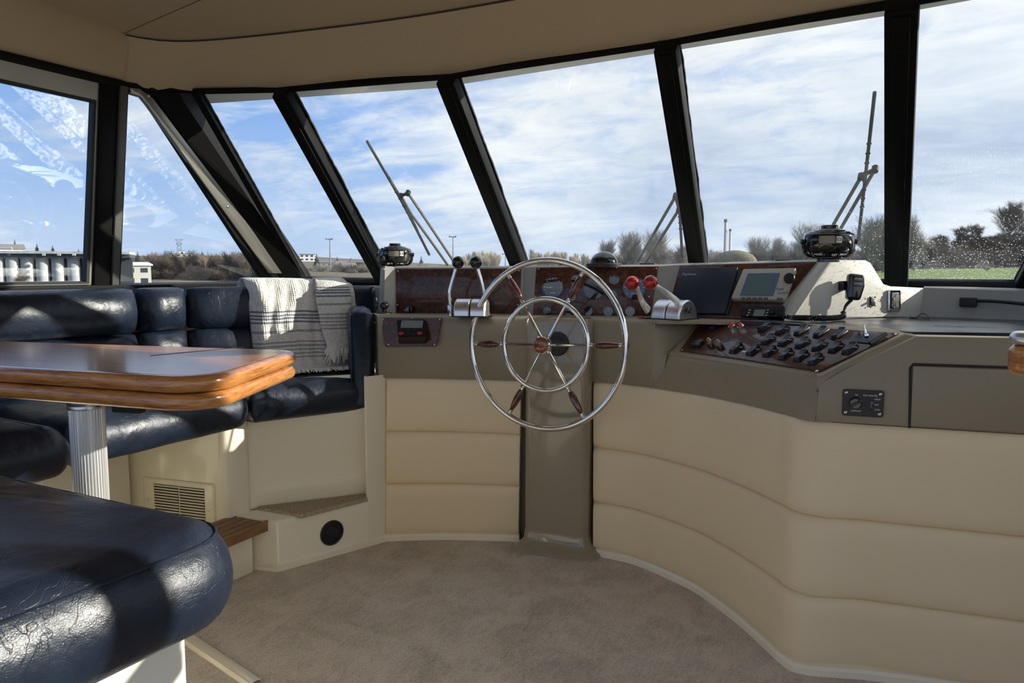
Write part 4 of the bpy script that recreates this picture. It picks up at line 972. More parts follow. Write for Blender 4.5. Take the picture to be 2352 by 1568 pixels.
# ================================================================= things on the dash top
cp = vp(1387, 607, 3.04); cr = 32 / FPX * 3.04
co_ = thing('compass', cp, 'black domed compass on top of the dash behind the wheel', 'compass')
b = BM(); lathe(b, [(cr * 1.28, -.012), (cr * 1.30, 0), (cr * 1.26, .004), (cr, .006)], cp, V((0, 0, 1)), 32); obj('flange', b, M_PLASTIC, co_)
b = BM(); lathe(b, [(cr * math.cos(a), cr * .88 * math.sin(a) + .002) for a in [PI / 2 * k / 10 for k in range(11)]], cp, V((0, 0, 1)), 32); obj('dome', b, M_BLACKGLOSS, co_)
for px, py, wpx, D, nm in ((1003, 612.5, 34, 3.2, 'in front of the port wiper'), (1293, 608.5, 26, 3.12, 'behind the top of the steering wheel'), (1483, 606, 36, 3.04, 'right of the compass'), (1795, 597.5, 34, 2.78, 'left of the starboard fan')):
    p = vp(px, py, D); w_ = wpx / FPX * D; b = BM(); slab(b, rrect(w_, .05, .006), bull(.010, .003), M_of(p + V((0, .03, -.007)), Matrix.Rotation(.2, 3, 'Z'))); t_ = obj('defroster_outlet', b, M_PLASTIC, label='flat black defroster outlet on the dash top ' + nm, cat='vent', group='defroster outlets on the dash top')

def fan(o, r, label, rot):
    f = thing('cabin_fan', o, label, 'fan'); Z = V((0, 0, 1)); tl_ = (Z + V((math.sin(rot) * .06, -math.cos(rot) * .06, 0))).normalized()
    b = BM(); lathe(b, [(r * .45, -.012), (r * .45, -.002), (r * .30, .004), (.014, .010), (.012, .03)], o, Z, 24); obj('foot', b, M_BLACKGLOSS, f)
    c = o + Z * (r * .66); h = r * .52
    b = BM(); lathe(b, [(r * .90, -h * .7), (r * .98, -h * .5), (r, h * .2), (r * .99, h * .55), (r * .95, h * .72), (r * .90, h * .80), (r * .84, h * .80), (r * .80, h * .90), (r * .66, h * .93), (r * .62, h * 1.02), (r * .46, h * 1.05), (r * .42, h * 1.12), (0, h * 1.14)], c, tl_, 36); obj('drum', b, M_BLACKGLOSS, f)
    b = BM(); lathe(b, [(r * .33, h * 1.1), (r * .34, h * 1.32), (r * .30, h * 1.42), (0, h * 1.44)], c, tl_, 24); obj('motor_cap', b, M_BLACKGLOSS, f)
    R = frame(tl_)
    for k in range(9):
        a = 2 * PI * k / 9; q = lambda rr, z: c + R @ V((rr * math.cos(a), rr * math.sin(a), z))
        b = BM(); tube(b, [q(r * .96, -h * .5), q(r * .75, -h * 1.05), q(r * .35, -h * 1.25), q(0, -h * 1.3)], .0032, 6); obj('guard_wire', b, M_BLACKGLOSS, f)
    b = BM(); tube(b, [c + R @ V((r * .62 * math.cos(2 * PI * k / 28), r * .62 * math.sin(2 * PI * k / 28), -h * 1.12)) for k in range(28)], .003, 6, True); obj('guard_ring', b, M_BLACKGLOSS, f)
    for k in range(5):
        b = BM(); a = 2 * PI * k / 5; R2_ = R @ Matrix.Rotation(a, 3, 'Z') @ Matrix.Rotation(.5, 3, 'X'); box(b, c + R @ V((math.cos(a) * r * .42, math.sin(a) * r * .42, -h * .65)), (r * .6, r * .36, .003), R2_, .001); obj('blade', b, M_PLASTIC, f)
    ax_ = V((math.cos(rot), math.sin(rot), 0)); b = BM()
    tube(b, spline([c + ax_ * (r * 1.03) + Z * (h * .1), c + ax_ * (r * .98) - Z * (h * .7), c + ax_ * (r * .7) - Z * (r * .56), c - Z * (r * .60), c - ax_ * (r * .7) - Z * (r * .56), c - ax_ * (r * .98) - Z * (h * .7), c - ax_ * (r * 1.03) + Z * (h * .1)], 6), .0045, 8); obj('yoke', b, M_BLACKGLOSS, f)
    for s in (-1, 1):
        b = BM(); lathe(b, [(.009, 0), (.009, .008), (0, .010)], c + ax_ * (s * r * 1.02) + Z * (h * .1), ax_ * s, 12); obj('yoke_knob', b, M_PLASTIC, f)
    vd = (EYE - c); vd.z = 0; vd.normalize()
    side = V((-vd.y, vd.x, 0))
    for off_, w_, h_, m_ in ((-.08, .62, .30, mat('tin_label', (.30, .26, .20), .5) if 'tin_label' not in bpy.data.materials else bpy.data.materials['tin_label']), (.42, .26, .26, M_INK)):
        d2 = (vd + side * off_).normalized(); n2 = (d2 + V((0, 0, .02))).normalized(); R3 = frame(n2); b = BM()
        n_s = 5
        loft(b, [[c + (vd + side * (off_ + (k / n_s - .5) * w_)).normalized() * (r * 1.016) + Z * (h * .18 + zz * h_ * h) for k in range(n_s + 1)] for zz in (-1, 1)]); lb = obj('data_label', b, m_, f, recalc=False)
        if m_ is M_INK: text('CE', .014, c + d2 * (r * 1.022) + Z * (h * .18), R3, M_RUBBER, lb)
        else: text('12 V', .009, c + d2 * (r * 1.022) + Z * (h * .18), R3, M_RUBBER, lb) if False else None
    return f
fan(vp(908, 612, 3.32), .0738, 'smaller-looking black cabin fan facing up on the port end of the dash', YAW)
fan(vp(1902, 594, 2.52), .081, 'black cabin fan facing up on the starboard end of the dash above the microphone', YAW - .1)
# ball mount
bo_ = onz(883, 720, LZ)
bm_ = thing('ball_mount', bo_, 'small black ball mount on the port end of the ledge', 'mount')
b = BM(); lathe(b, [(.030, 0), (.030, .003), (.026, .005), (.010, .006), (.009, .02)], bo_, V((0, 0, 1)), 20); obj('foot', b, M_RUBBER, bm_)
b = BM(); ball(b, bo_ + V((0, 0, .034)), .0185, 20, 14); obj('ball', b, M_BLACKGLOSS, bm_)
# red pen drive and small latch by the throttle
p = onz(1472, 731, LZ); b = BM(); box(b, p + V((0, 0, .006)), (.02, .012, .008), None, .002); obj('red_cap', b, M_RED, label='tiny red plastic cap lying beside the throttle base', cat='cap')
b = BM(); p = vp(863, 697, 3.1); box(b, p, (.012, .012, .05), None, .002); obj('door_hook', b, M_RUBBER, label='small black hook on the grey side of the dash', cat='hook')

# ================================================================= wipers (outside the glass)
def wiper(i, blade, arm1, arm2, label, off=-.10):
    n = facet_n(i); q = lambda p, o=0.0: onP(p[0], p[1], T[i] + n * (off + o), n)
    w = thing('wiper', q(arm1[-1]), label, 'wiper', 'windshield wipers')
    b = BM(); pts = [q(blade[0]), q(blade[0]).lerp(q(blade[1]), .5) + n * -.012, q(blade[1])]; tube(b, spline(pts, 6), .0065, 6); bl = obj('blade', b, M_RUBBER, w)
    b = BM(); m0, m1 = q(blade[0]).lerp(q(blade[1]), .25) - n * .012, q(blade[0]).lerp(q(blade[1]), .78) - n * .012; tube(b, [m0, m0.lerp(m1, .5) - n * .012, m1], .005, 6)
    for k in range(8):
        f = .3 + .06 * k; c = q(blade[0]).lerp(q(blade[1]), f); box(b, c - n * .010, (.016, .006, .006))
    obj('blade_bridge', b, M_BLACK, bl)
    for a in (arm1, arm2):
        b = BM(); tube(b, [q(p, -.02) for p in a], .0068, 8); obj('arm', b, mat('wiper_steel', (.12, .115, .10), .4, .6) if 'wiper_steel' not in bpy.data.materials else bpy.data.materials['wiper_steel'], w)
    b = BM(); tube(b, [q(arm1[0], -.02), q(arm2[0], -.02)], .008, 8); lathe(b, [(.012, -.01), (.012, .012), (0, .014)], q(arm1[0], -.02), n, 12); lathe(b, [(.012, -.01), (.012, .012), (0, .014)], q(arm2[0], -.02), n, 12); obj('link', b, M_BLACK, w)
    return w
wiper(1, ((843, 324), (986, 585)), [(937, 443), (970, 492), (1050, 612)], [(921, 450), (945, 492), (1000, 568), (1040, 625)], 'windshield wiper seen through the pane above the black-knobbed levers')
wiper(2, ((1549, 345), (1567, 590)), [(1552, 450), (1465, 600)], [(1560, 480), (1482, 605)], 'windshield wiper half hidden behind the mullion right of the compass')
wiper(3, ((2009, 212), (1970, 562)), [(1978, 405), (1904, 533)], [(2010, 388), (1925, 535)], 'tall windshield wiper above the starboard fan')

# helm seat arm at the right edge
p = vp(2372, 822, 1.25)
ar = thing('helm_chair', V((p.x + .35, p.y - .05, 0)), 'helm chair at the right edge, only its wooden arm with pale metal top showing', 'chair')
AR_ = round_poly([(-.035, -.04), (.36, -.04), (.36, .04), (-.035, .04)], [.035, .02, .02, .035])
b = BM(); slab(b, AR_, bull(.05, .012), M_of(p - V((0, 0, .028)), Matrix.Rotation(-.1, 3, 'Z'))); obj('wooden_arm', b, M_TEAK_EDGE, ar)
b = BM(); slab(b, AR_, bull(.022, .010), M_of(p + V((0, 0, .0225)), Matrix.Rotation(-.1, 3, 'Z'))); obj('arm_cap', b, M_ALU, ar)
b = BM(); tube(b, [p + V((.22, 0, -.03)), V((p.x + .22, p.y, 0.66))], .02, 12); obj('arm_post', b, M_STEEL, ar)
b = BM(); slab(b, rrect(.46, .46, .08), bull(.10, .04, .56), Matrix.Translation((p.x + .36, p.y - .22, 0)), .015, 4); obj('seat', b, M_LEATHER, ar)
b = BM(); lathe(b, [(.2, 0), (.2, .02), (.06, .05), (.045, .56)], (p.x + .36, p.y - .22, 0), (0, 0, 1), 24); obj('pedestal', b, M_ALU, ar)
# ================================================================= dinette
def xy(p): return (p.x, p.y)
base = thing('settee_base', (-2.2, 2.0, 0), 'glossy cream moulded settee base with a recessed step and round black grille', 'settee base')
# moulded wall under the seats: aft face with the grille, pilaster, recess, column
def wallpath(z):
    k = 1.0
    return [V((-2.74, 1.855, z)), V((-2.23, 1.935, z)), V((-2.207, 1.943, z)), V((-2.196, 1.955, z)), V((-2.190, 2.03, z)), V((-2.192, 2.045, z)), V((-2.205, 2.06, z)), V((-2.19, 2.085, z)), V((-1.925, 2.43, z)), V((-1.915, 2.437, z)), V((-1.903, 2.430, z)),
            V((-1.884, 2.378, z)), V((-1.876, 2.366, z)), V((-1.868, 2.366, z)), V((-1.860, 2.385, z)), V((-1.853, 2.405, z)), V((-1.838, 2.44, z)), V((-1.838, 2.48, z))]
b = BM(); hs = [0.0, .18, .21, .26, .40, .55, .68, .70]
rows = []
for i, z in enumerate(hs):
    fl = [(.10 if 6 < j < 12 else 0) for j in range(18)]
    bow = 0.02 * max(0, (.26 - z) / .06) if .19 < z < .27 else 0
    rows.append([p + (V((.03, -.02, 0)) * (bow * 18) if 6 <= j <= 9 else V()) for j, p in enumerate(wallpath(z))])
loft(b, rows); obj('moulded_wall', b, M_GEL, base, smooth=50)
# step box
bx = [onz(640, 1309, 0), onz(886, 1240, 0)]; q0 = V((-2.19, 1.954, 0))
fp = [V((-2.30, 1.93, 0)), V((bx[0].x, bx[0].y, 0)), V((bx[1].x, bx[1].y, 0)), V((-1.78, 2.55, 0)), V((-2.4, 2.5, 0))]
ol = ccw([xy(p) for p in fp])
ol = round_poly(ol, [.005 if i in (0, 3, 4) else .012 for i in range(5)] if ol[0] == xy(fp[0]) else .012, 5)
b = BM(); slab(b, ccw(ol), [(-.016, 0), (-.016, .012), (-.006, .018), (0, .026), (0, .178), (.004, .187), (.012, .190)]); obj('step_box', b, M_GEL, base, smooth=50)
# low raised lip round the carpet inset and the inset itself
padp = [onz(580, 1168, .192), onz(840, 1137, .192), onz(846, 1147, .192), onz(692, 1187, .192)]
b = BM(); slab(b, ccw(round_poly([xy(p) for p in padp], .012, 4)), [(0, .186), (0, .196), (.004, .201)]); obj('carpet_inset', b, mat('tan_step_carpet', (.36, .28, .19), .95, bump=(160, 1.0, 3, .006), var=(120, (.56, .47, .35), .4, .65)), base, label='small tan carpet pad')
# round grille on the box front
fd = (V((bx[1].x, bx[1].y, 0)) - V((bx[0].x, bx[0].y, 0))).normalized(); fn = V((fd.y, -fd.x, 0)); gc = onP(762, 1223, bx[0], fn); gr = .0505
b = BM(); lathe(b, [(gr, -.004), (gr, .004), (gr * .94, .007), (gr * .86, .005), (gr * .84, .001), (0, .001)], gc, fn, 36); sp = obj('round_grille', b, M_PLASTIC, base, label='round black grille in the step front')
GRR = frame(fn)
b = BM()
lathe(b, [(gr * .5, .002), (gr * .45, .005), (gr * .2, .006), (0, .006)], gc, fn, 20); obj('grille_centre', b, M_SWITCH, sp)
for k in range(4):
    b = BM(); a = .6 + PI / 2 * k; box(b, gc + GRR @ V((math.cos(a) * gr * .62, math.sin(a) * gr * .62, .003)), (gr * .5, .006, .004), GRR @ Matrix.Rotation(a, 3, 'Z'), .001); obj('grille_bar', b, M_BLACKGLOSS, sp)
# teak step alongside
tk = thing('teak_step', (-2.12, 1.9, .155), 'slatted teak step beside the cream step box', 'step')
nx = V((.035, .995, 0)).normalized()
for k in range(4):
    x0 = -2.215 + .039 * k; b = BM(); box(b, (x0 + .018, 1.45, .176), (.036, 1.06, .028), None, .003); obj('slat', b, M_TEAK_DULL, tk)
b = BM(); prism(b, [V((-2.060, .92, .148)), V((-2.047, .92, .148)), V((-2.047, 2.0, .148)), V((-2.060, 2.0, .148))], (0, 0, .042), .004); obj('nosing', b, M_TEAK_DULL, tk)
b = BM(); box(b, (-2.14, 1.45, .08), (.12, 1.0, .16), None, .006); obj('step_riser', b, M_GEL, tk)
# heater grille on the aft face
vn = V((.155, -1, 0)).normalized(); vo = V((-2.207, 1.943, 0)); vp_ = lambda px, py, off=0.0: onP(px, py, vo + vn * off, vn)
vg = thing('heater_grille', vp_(410, 1150), 'cream louvred heater grille under the settee', 'grille')
tl_, tr_ = vp_(332, 1093), vp_(495, 1110); VR = frame(vn); w_ = (tr_ - tl_).length; h_ = .155; ctr = (tl_ + tr_) / 2 - V((0, 0, h_ / 2))
b = BM(); slab(b, rrect(w_, h_, .008), [(0, 0), (0, .008), (.003, .011), (.008, .012)], M_of(ctr, VR)); obj('plate', b, M_GEL, vg)
for gx in (-.16, .20):
    b = BM(); box(b, ctr + VR @ V((gx * w_, -.006, .0122)), (w_ * .345, h_ * .80, .0012), VR); obj('louvre_opening', b, M_RUBBER, vg)
    for k in range(11):
        b = BM(); box(b, ctr + VR @ V((gx * w_, h_ * .33 - k * h_ * .072, .0145)), (w_ * .345, h_ * .034, .004), VR @ Matrix.Rotation(.4, 3, 'X'), .0008); obj('louvre', b, M_GEL, vg)
for q in ((341, 1147), (470, 1146), (479, 1171)):
    b = BM(); lathe(b, [(.004, 0), (.004, .002), (.002, .003)], vp_(*q, .012), vn, 10); obj('screw', b, M_STEEL, vg)
# bases of the port and aft settees
b = BM(); prism(b, [V((-2.84, .2, 0)), V((-2.46, .2, 0)), V((-2.46, 1.25, 0)), V((-2.62, 1.85, 0)), V((-2.84, 1.83, 0))], (0, 0, .56), .012); obj('port_base', b, M_GEL, base)
ab = thing('aft_settee_base', (-1.7, .5, 0), 'white settee base under the foreground cushion', 'settee base')
b = BM(); prism(b, [V((-2.45, .1, 0)), V((-1.085, .1, 0)), V((-1.095, .872, 0)), V((-2.45, .872, 0))], (0, 0, .53), .02, 3); obj('base_box', b, M_WHITE, ab)
b = BM(); prism(b, [V((-2.6, .9, .0)), V((-2.06, .9, .0)), V((-2.06, 1.2, .0)), V((-2.6, 1.2, .0))], (0, 0, .56), .015); obj('return_box', b, M_WHITE, ab)

# ---- cushions
def cushion(name, outline, z0, h, r, label, dome=.018, rad=.05, seam=None, group=None):
    o = round_poly(ccw(outline), rad, 6)
    c = sum((V(p) for p in o), V((0, 0))) / len(o)
    t = thing(name, (c.x, c.y, z0), label, 'cushion', group)
    pr = []
    for i in range(8):
        a = -PI / 2 + PI * .5 * i / 7; pr.append((r * .55 * (1 - math.cos(a)), z0 + h * .45 + h * .45 * math.sin(a)))
    for i in range(1, 11):
        a = PI * .5 * i / 10; pr.append((r * (1 - math.cos(a)), z0 + h * .45 + h * .55 * math.sin(a)))
    # soften: subdivide outline so that sides can wrinkle
    dense = []
    for i in range(len(o)):
        p, q = V(o[i]), V(o[(i + 1) % len(o)]); n = max(1, int((q - p).length / .03))
        dense += [p.lerp(q, k / n) for k in range(n)]
    b = BM(); slab(b, dense, pr, None, dome, 6)
    for v in b.verts:
        d = noise.noise(v.co * 7.0) * .006 + noise.noise(v.co * 19.0) * .0022; v.co += V((v.co.x - c.x, v.co.y - c.y, 0)).normalized() * d * .7 + V((0, 0, d * .6))
    m = obj('cover', b, M_LEATHER, t, smooth=80)
    if seam is not None:
        zz, d = seam; b = BM(); loop = [V((p[0], p[1], zz)) for p in inset(dense, d)]; tube(b, loop, .0035, 6, True); obj('piping', b, M_LEATHER, t)
    return t
cushion('seat_cushion', [(-2.72, .38), (-.985, .38), (-.968, .936), (-2.72, .936)], .517, .175, .085, 'large navy leather seat cushion in the foreground at the aft end of the dinette', .014, [.04, .06, .125, .04], (.668, .026))
cushion('seat_cushion', [(-2.76, 1.02), (-1.975, .97), (-1.975, 1.25), (-2.76, 1.265)], .558, .150, .085, 'navy seat cushion with a rounded end behind the table leg at the left edge', .02, [.02, .05, .07, .02])
cushion('seat_cushion', [(-2.76, 1.275), (-2.055, 1.26), (-2.055, 1.93), (-2.115, 1.985), (-2.76, 2.10)], .553, .146, .085, 'sunlit navy seat cushion under the table along the port side', .016, [.02, .05, .10, .05, .02])
cushion('seat_cushion', [(-2.78, 2.115), (-2.115, 1.995), (-1.895, 2.445), (-1.90, 2.53), (-2.3, 2.85)], .546, .154, .085, 'dark shaded navy seat cushion below the draped blanket', .012, [.02, .03, .03, .03, .02])
BPATH = [V((-2.575, .30, 0)), V((-2.56, 1.0, 0)), V((-2.545, 1.86, 0)), V((-2.52, 2.08, 0)), V((-2.36, 2.36, 0)), V((-2.10, 2.76, 0))]
BP = resample(spline(BPATH, 12), 400)
def bpt(p0, p1):
    """stretch of the back line between two points, nearest samples"""
    i0 = min(range(400), key=lambda i: (BP[i] - p0).length); i1 = min(range(400), key=lambda i: (BP[i] - p1).length)
    return BP[i0:i1 + 1]
def col_on_back(px):
    r = ray(px, 700); k = r.x / r.y
    return min(BP, key=lambda p: abs(p.x / p.y - k))
ROLL = [(-.09, .690), (-.02, .690), (.012, .70), (.034, .735), (.042, .785), (.034, .835), (.012, .872), (-.012, .886), (.012, .897), (.035, .925), (.044, .968), (.038, 1.012), (.018, 1.042), (-.012, 1.056), (-.05, 1.058), (-.11, 1.05)]
def backrest(name, path, label, shrink=.03, flat=0.0, top=0.0):
    n = max(10, int(sum((a - c).length for a, c in zip(path, path[1:])) / .03)); P = resample(path, n)
    c = P[n // 2]; t = thing(name, (c.x, c.y, .69), label, 'cushion', 'backrest cushions of the dinette')
    for nm, prof, zc in (('lower_roll', ROLL[:8] + [(-.09, .886)], .79), ('upper_roll', [(-.09, .889)] + ROLL[7:], .97)):
        b = BM(); rows = []
        for i, p in enumerate(P):
            a, d = P[max(i - 1, 0)], P[min(i + 1, n - 1)]; tg = (d - a).normalized(); nn = V((tg.y, -tg.x, 0))
            e = min(i, n - 1 - i) / 3.0; k = 1.0 if e >= 1 else (.35 + .65 * math.sqrt(max(0, 1 - (1 - e) ** 2)))
            rr = []
            for x, z in prof:
                if flat: x = x * (1 - flat) + .02 * flat
                zz = zc + (z - zc) * (.88 + .12 * k) + top * (z > .97)
                xx = -.06 + (x + .06) * k if x > -.06 else x
                w = noise.noise(V((p.x * 9, p.y * 9, z * 9))) * .006
                rr.append(V((p.x, p.y, zz)) + nn * (xx + w))
            rows.append(rr)
        loft(b, rows, True, True, True); obj(nm, b, M_LEATHER, t, smooth=80)
    return t
backrest('back_cushion', bpt(V((-2.575, .30, 0)), V((-2.56, .95, 0))), 'navy rolled backrest cushion at the left end of the port settee, out of the picture')if False else None
backrest('back_cushion', bpt(BP[120], col_on_back(322)), 'long navy rolled backrest cushion along the port windows')
backrest('back_cushion', bpt(col_on_back(330), col_on_back(432)), 'short navy rolled backrest cushion in the corner of the settee')
backrest('back_cushion', bpt(col_on_back(437), BP[399]), 'dark navy backrest cushion under the blanket', flat=.5)
b = BM(); rows = []
for p in BP[::20] + [BP[399]]: rows.append([V((p.x - .09, p.y + .0, 1.03)), V((p.x - .4 if p.y < 2.1 else p.x - .4, p.y + (.1 if p.y > 2.1 else 0), 1.03))])
loft(b, rows); struct('trim_25', b, M_BLACK, smooth=0)
# bolster at the forward end
bo = thing('arm_bolster', (-1.98, 2.56, .57), 'upright navy leather arm bolster between the blanket and the helm', 'bolster')
b = BM(); d_b = V((-.30, .42, 0)).normalized(); nb = V((d_b.y, -d_b.x, 0))
prof = [(-.02, .575), (.10, .575), (.20, .60), (.26, .66), (.29, .74), (.30, .82), (.28, .90), (.22, .955), (.14, .975), (.04, .97), (-.02, .95)]
o0 = V((-1.885, 2.44, 0))
rows = []
for k, (off, sh) in enumerate(((-.004, .035), (.006, .012), (.03, .0), (.065, .0), (.088, .012), (.097, .035))):
    cx = sum(p[0] for p in prof) / len(prof); cz = sum(p[1] for p in prof) / len(prof)
    rr = []
    for x, z in prof:
        v = V((x - cx, z - cz)); L_ = v.length; v = v * ((L_ - sh) / L_); rr.append(o0 - nb * off + V((-.36, .42, 0)).normalized() * (cx + v.x - .0) + V((0, 0, cz + v.y)))
    rows.append(rr)
loft(b, rows, True, True, True); obj('cover', b, M_LEATHER, bo, smooth=80)
b = BM(); tube(b, [p for p in rows[4]], .0035, 6, True); obj('piping', b, M_LEATHER, bo)
b = BM(); p_ = onP(857, 850, rows[0][2], nb); box(b, p_ + nb * .006, (.008, .006, .025), None, .002); obj('zip_pull', b, M_STEEL, bo)

# ---- blanket
def uvgrid(name, P, uvs, m, parent):
    me = bpy.data.meshes.new(name); nv, nu = len(P), len(P[0])
    me.from_pydata([tuple(p) for r in P for p in r], [], [(j * nu + i, j * nu + i + 1, (j + 1) * nu + i + 1, (j + 1) * nu + i) for j in range(nv - 1) for i in range(nu - 1)])
    uv = me.uv_layers.new(name='UVMap'); k = 0
    for poly in me.polygons:
        for li in poly.loop_indices:
            vi = me.loops[li].vertex_index; uv.data[li].uv = uvs[vi // nu][vi % nu]
    me.shade_smooth(); me.materials.append(m)
    o = bpy.data.objects.new(name, me); place(o, parent)
    s = o.modifiers.new('thickness', 'SOLIDIFY'); s.thickness = .006; s.offset = -1
    return o
def blanket_mat():
    m = bpy.data.materials.new('striped_cotton'); nt, N, L = nodes_of(m)
    b = N('ShaderNodeBsdfPrincipled', inp={'Roughness': .95}); b.inputs['Sheen Weight'].default_value = .3; b.inputs['Specular IOR Level'].default_value = .1
    out = N('ShaderNodeOutputMaterial'); L(b.outputs[0], out.inputs[0])
    tc = N('ShaderNodeTexCoord'); sp_ = N('ShaderNodeSeparateXYZ'); L(tc.outputs['UV'], sp_.inputs[0])
    cr, gy, dk = (.80, .77, .70), (.40, .40, .42), (.20, .22, .27)
    st = [(0, cr)]
    def band(a, z, c, lines):
        w = (z - a) / (2 * lines + 1)
        for k in range(lines + 1): st.append((a + 2 * k * w, c)); st.append((a + (2 * k + 1) * w, cr))
    for a, z, c, l in ((.50, .575, dk, 3), (.62, .633, gy, 0), (.69, .80, gy, 4)): band(a, z, c, l)
    st = [s for s in st]
    r = ramp(N, st[:31], 'CONSTANT'); L(sp_.outputs[1], r.inputs[0])
    n = N('ShaderNodeTexNoise', inp={'Scale': 90.0, 'Detail': 3.0}); L(tc.outputs['Object'], n.inputs['Vector'])
    mx = N('ShaderNodeMix', data_type='RGBA', blend_type='MULTIPLY'); mx.inputs['Factor'].default_value = .5
    rr = ramp(N, [(.3, g(.6)), (.65, g(1))]); L(n.outputs[0], rr.inputs[0]); L(r.outputs[0], mx.inputs['A']); L(rr.outputs[0], mx.inputs['B']); L(mx.outputs['Result'], b.inputs['Base Color'])
    w1 = N('ShaderNodeTexWave', wave_type='BANDS', bands_direction='Y', inp={'Scale': 26.0, 'Distortion': 1.5}); L(tc.outputs['UV'], w1.inputs['Vector'])
    w2 = N('ShaderNodeTexWave', wave_type='BANDS', bands_direction='X', inp={'Scale': 18.0, 'Distortion': 3.0}); L(tc.outputs['UV'], w2.inputs['Vector'])
    ad = N('ShaderNodeMath', operation='ADD'); L(w1.outputs['Fac'], ad.inputs[0]); L(w2.outputs['Fac'], ad.inputs[1])
    b1 = N('ShaderNodeBump', inp={'Strength': .5, 'Distance': .003}); L(ad.outputs[0], b1.inputs['Height'])
    b2 = N('ShaderNodeBump', inp={'Strength': .8, 'Distance': .004}); L(n.outputs[0], b2.inputs['Height']); L(b1.outputs[0], b2.inputs['Normal']); L(b2.outputs[0], b.inputs['Normal'])
    return m
M_BLK = blanket_mat()
bl = thing('blanket', (-2.25, 2.55, .71), 'cream cotton throw with grey blue stripes draped over the backrest', 'blanket')
bp = resample(bpt(col_on_back(562), col_on_back(806)), 60)
FR_ = [(-.13, 1.00), (-.12, 1.06), (-.08, 1.085), (-.03, 1.09), (.02, 1.08), (.056, 1.045), (.070, .99), (.074, .93), (.080, .87), (.090, .81), (.108, .755), (.135, .722), (.19, .713), (.235, .712)]
pf = resample([V((x, z, 0)) for x, z in FR_], 60)
def bl_pt(u, vi, extra=0.0):
    i = min(59, max(0, u * 59)); a = bp[int(i)]; c = bp[min(59, int(i) + 1)]; p = a.lerp(c, i - int(i)); tg = (bp[min(59, int(i) + 2)] - bp[max(0, int(i) - 2)]).normalized(); nn = V((tg.y, -tg.x, 0))
    j = min(59, max(0, vi * 59)); q = pf[int(j)].lerp(pf[min(59, int(j) + 1)], j - int(j))
    return p, tg, nn, q
P, U = [], []
for j in range(70):
    v = j / 69; r, ur = [], []
    for i in range(64):
        u = i / 63
        p, tg, nn, q = bl_pt(u, v)
        sag = .035 * v * (1 - u) ** 3                       # the left edge drifts in towards the bottom
        w = .0045 * math.sin(u * 46 + v * 4 + 3 * noise.noise(V((u * 4, v * 4, 0)))) * min(1, v * 2) + .012 * noise.noise(V((u * 5, v * 5, 3))) + .006 * noise.noise(V((u * 14, v * 14, 8)))
        droop = -.03 * u ** 3 * (1 - v) 
        edge = -.05 * max(0, 1 - u / .10) ** 2
        r.append(V((p.x, p.y, q.y + droop)) + nn * (q.x + w + edge) + tg * sag); ur.append((u, v + .012 * noise.noise(V((u * 3, v * 2, 1)))))
    P.append(r); U.append(ur)
uvgrid('sheet', P, U, M_BLK, bl)
# folded end hanging as a soft roll on the right
P, U = [], []
for j in range(60):
    v = j / 59; r, ur = [], []
    p, tg, nn, q = bl_pt(.80 - .03 * math.sin(v * PI), .10 + v * .66)
    wd = .052 + .022 * math.sin(min(1, v * 1.1) * PI * .9) ; th = .016 + .022 * v
    for i in range(33):
        a = PI * 2 * i / 32; w = 1 + .10 * noise.noise(V((math.cos(a) * 1.5, math.sin(a) * 1.5, v * 5)))
        r.append(V((p.x, p.y, q.y)) + nn * (q.x + .010 + th * (1 + math.sin(a)) * w) + tg * (math.cos(a) * wd * w)); ur.append((i / 32, .22 + v * .74))
    P.append(r); U.append(ur)
uvgrid('folded_end', P, U, M_BLK, bl)
rf = random.Random(5)
b = BM()
for k in range(110):
    u = .10 + .86 * k / 110 + rf.uniform(-.004, .004); p, tg, nn, q = bl_pt(u, 1.0); s = V((p.x, p.y, q.y + .003)) + nn * q.x
    e = s + nn * rf.uniform(.03, .05) + tg * rf.uniform(-.018, .018) + V((0, 0, rf.uniform(-.003, .002))); tube(b, [s, s.lerp(e, .5) + V((0, 0, .008)) + tg * rf.uniform(-.008, .008), e], [.0032, .0028, .0016], 5)
p, tg, nn, q = bl_pt(.80, .765); c0 = V((p.x, p.y, q.y)) + nn * (q.x + .035)
for k in range(90):
    a = rf.uniform(-2.2, 2.2); rr_ = rf.uniform(.4, 1.0); s = c0 + tg * (math.sin(a) * .055 * rr_) + nn * (.028 * math.cos(a) * rr_) + V((0, 0, .012 + .012 * math.cos(a)))
    e = s + V((0, 0, -rf.uniform(.035, .07))) + nn * rf.uniform(.0, .035) + tg * (math.sin(a) * .02 + rf.uniform(-.01, .01)); m_ = s.lerp(e, .4) + nn * .02 + V((0, 0, .01))
    tube(b, [s, m_, e], [.0036, .0034, .0018], 5)
for k in range(26):
    a = -1.9 + 3.8 * k / 25; s = c0 + tg * (math.sin(a) * .062) + V((0, 0, .03 * math.cos(a) + .002)) + nn * .018; e = c0 + tg * (math.sin(a) * .04) + V((0, 0, .03 * math.cos(a) - .03)) + nn * .05
    tube(b, [s - nn * .03, s + nn * .012 + V((0, 0, .006)), e], [.006, .006, .004], 6)
obj('fringe', b, M_FRINGE, bl, kind='stuff', smooth=60)

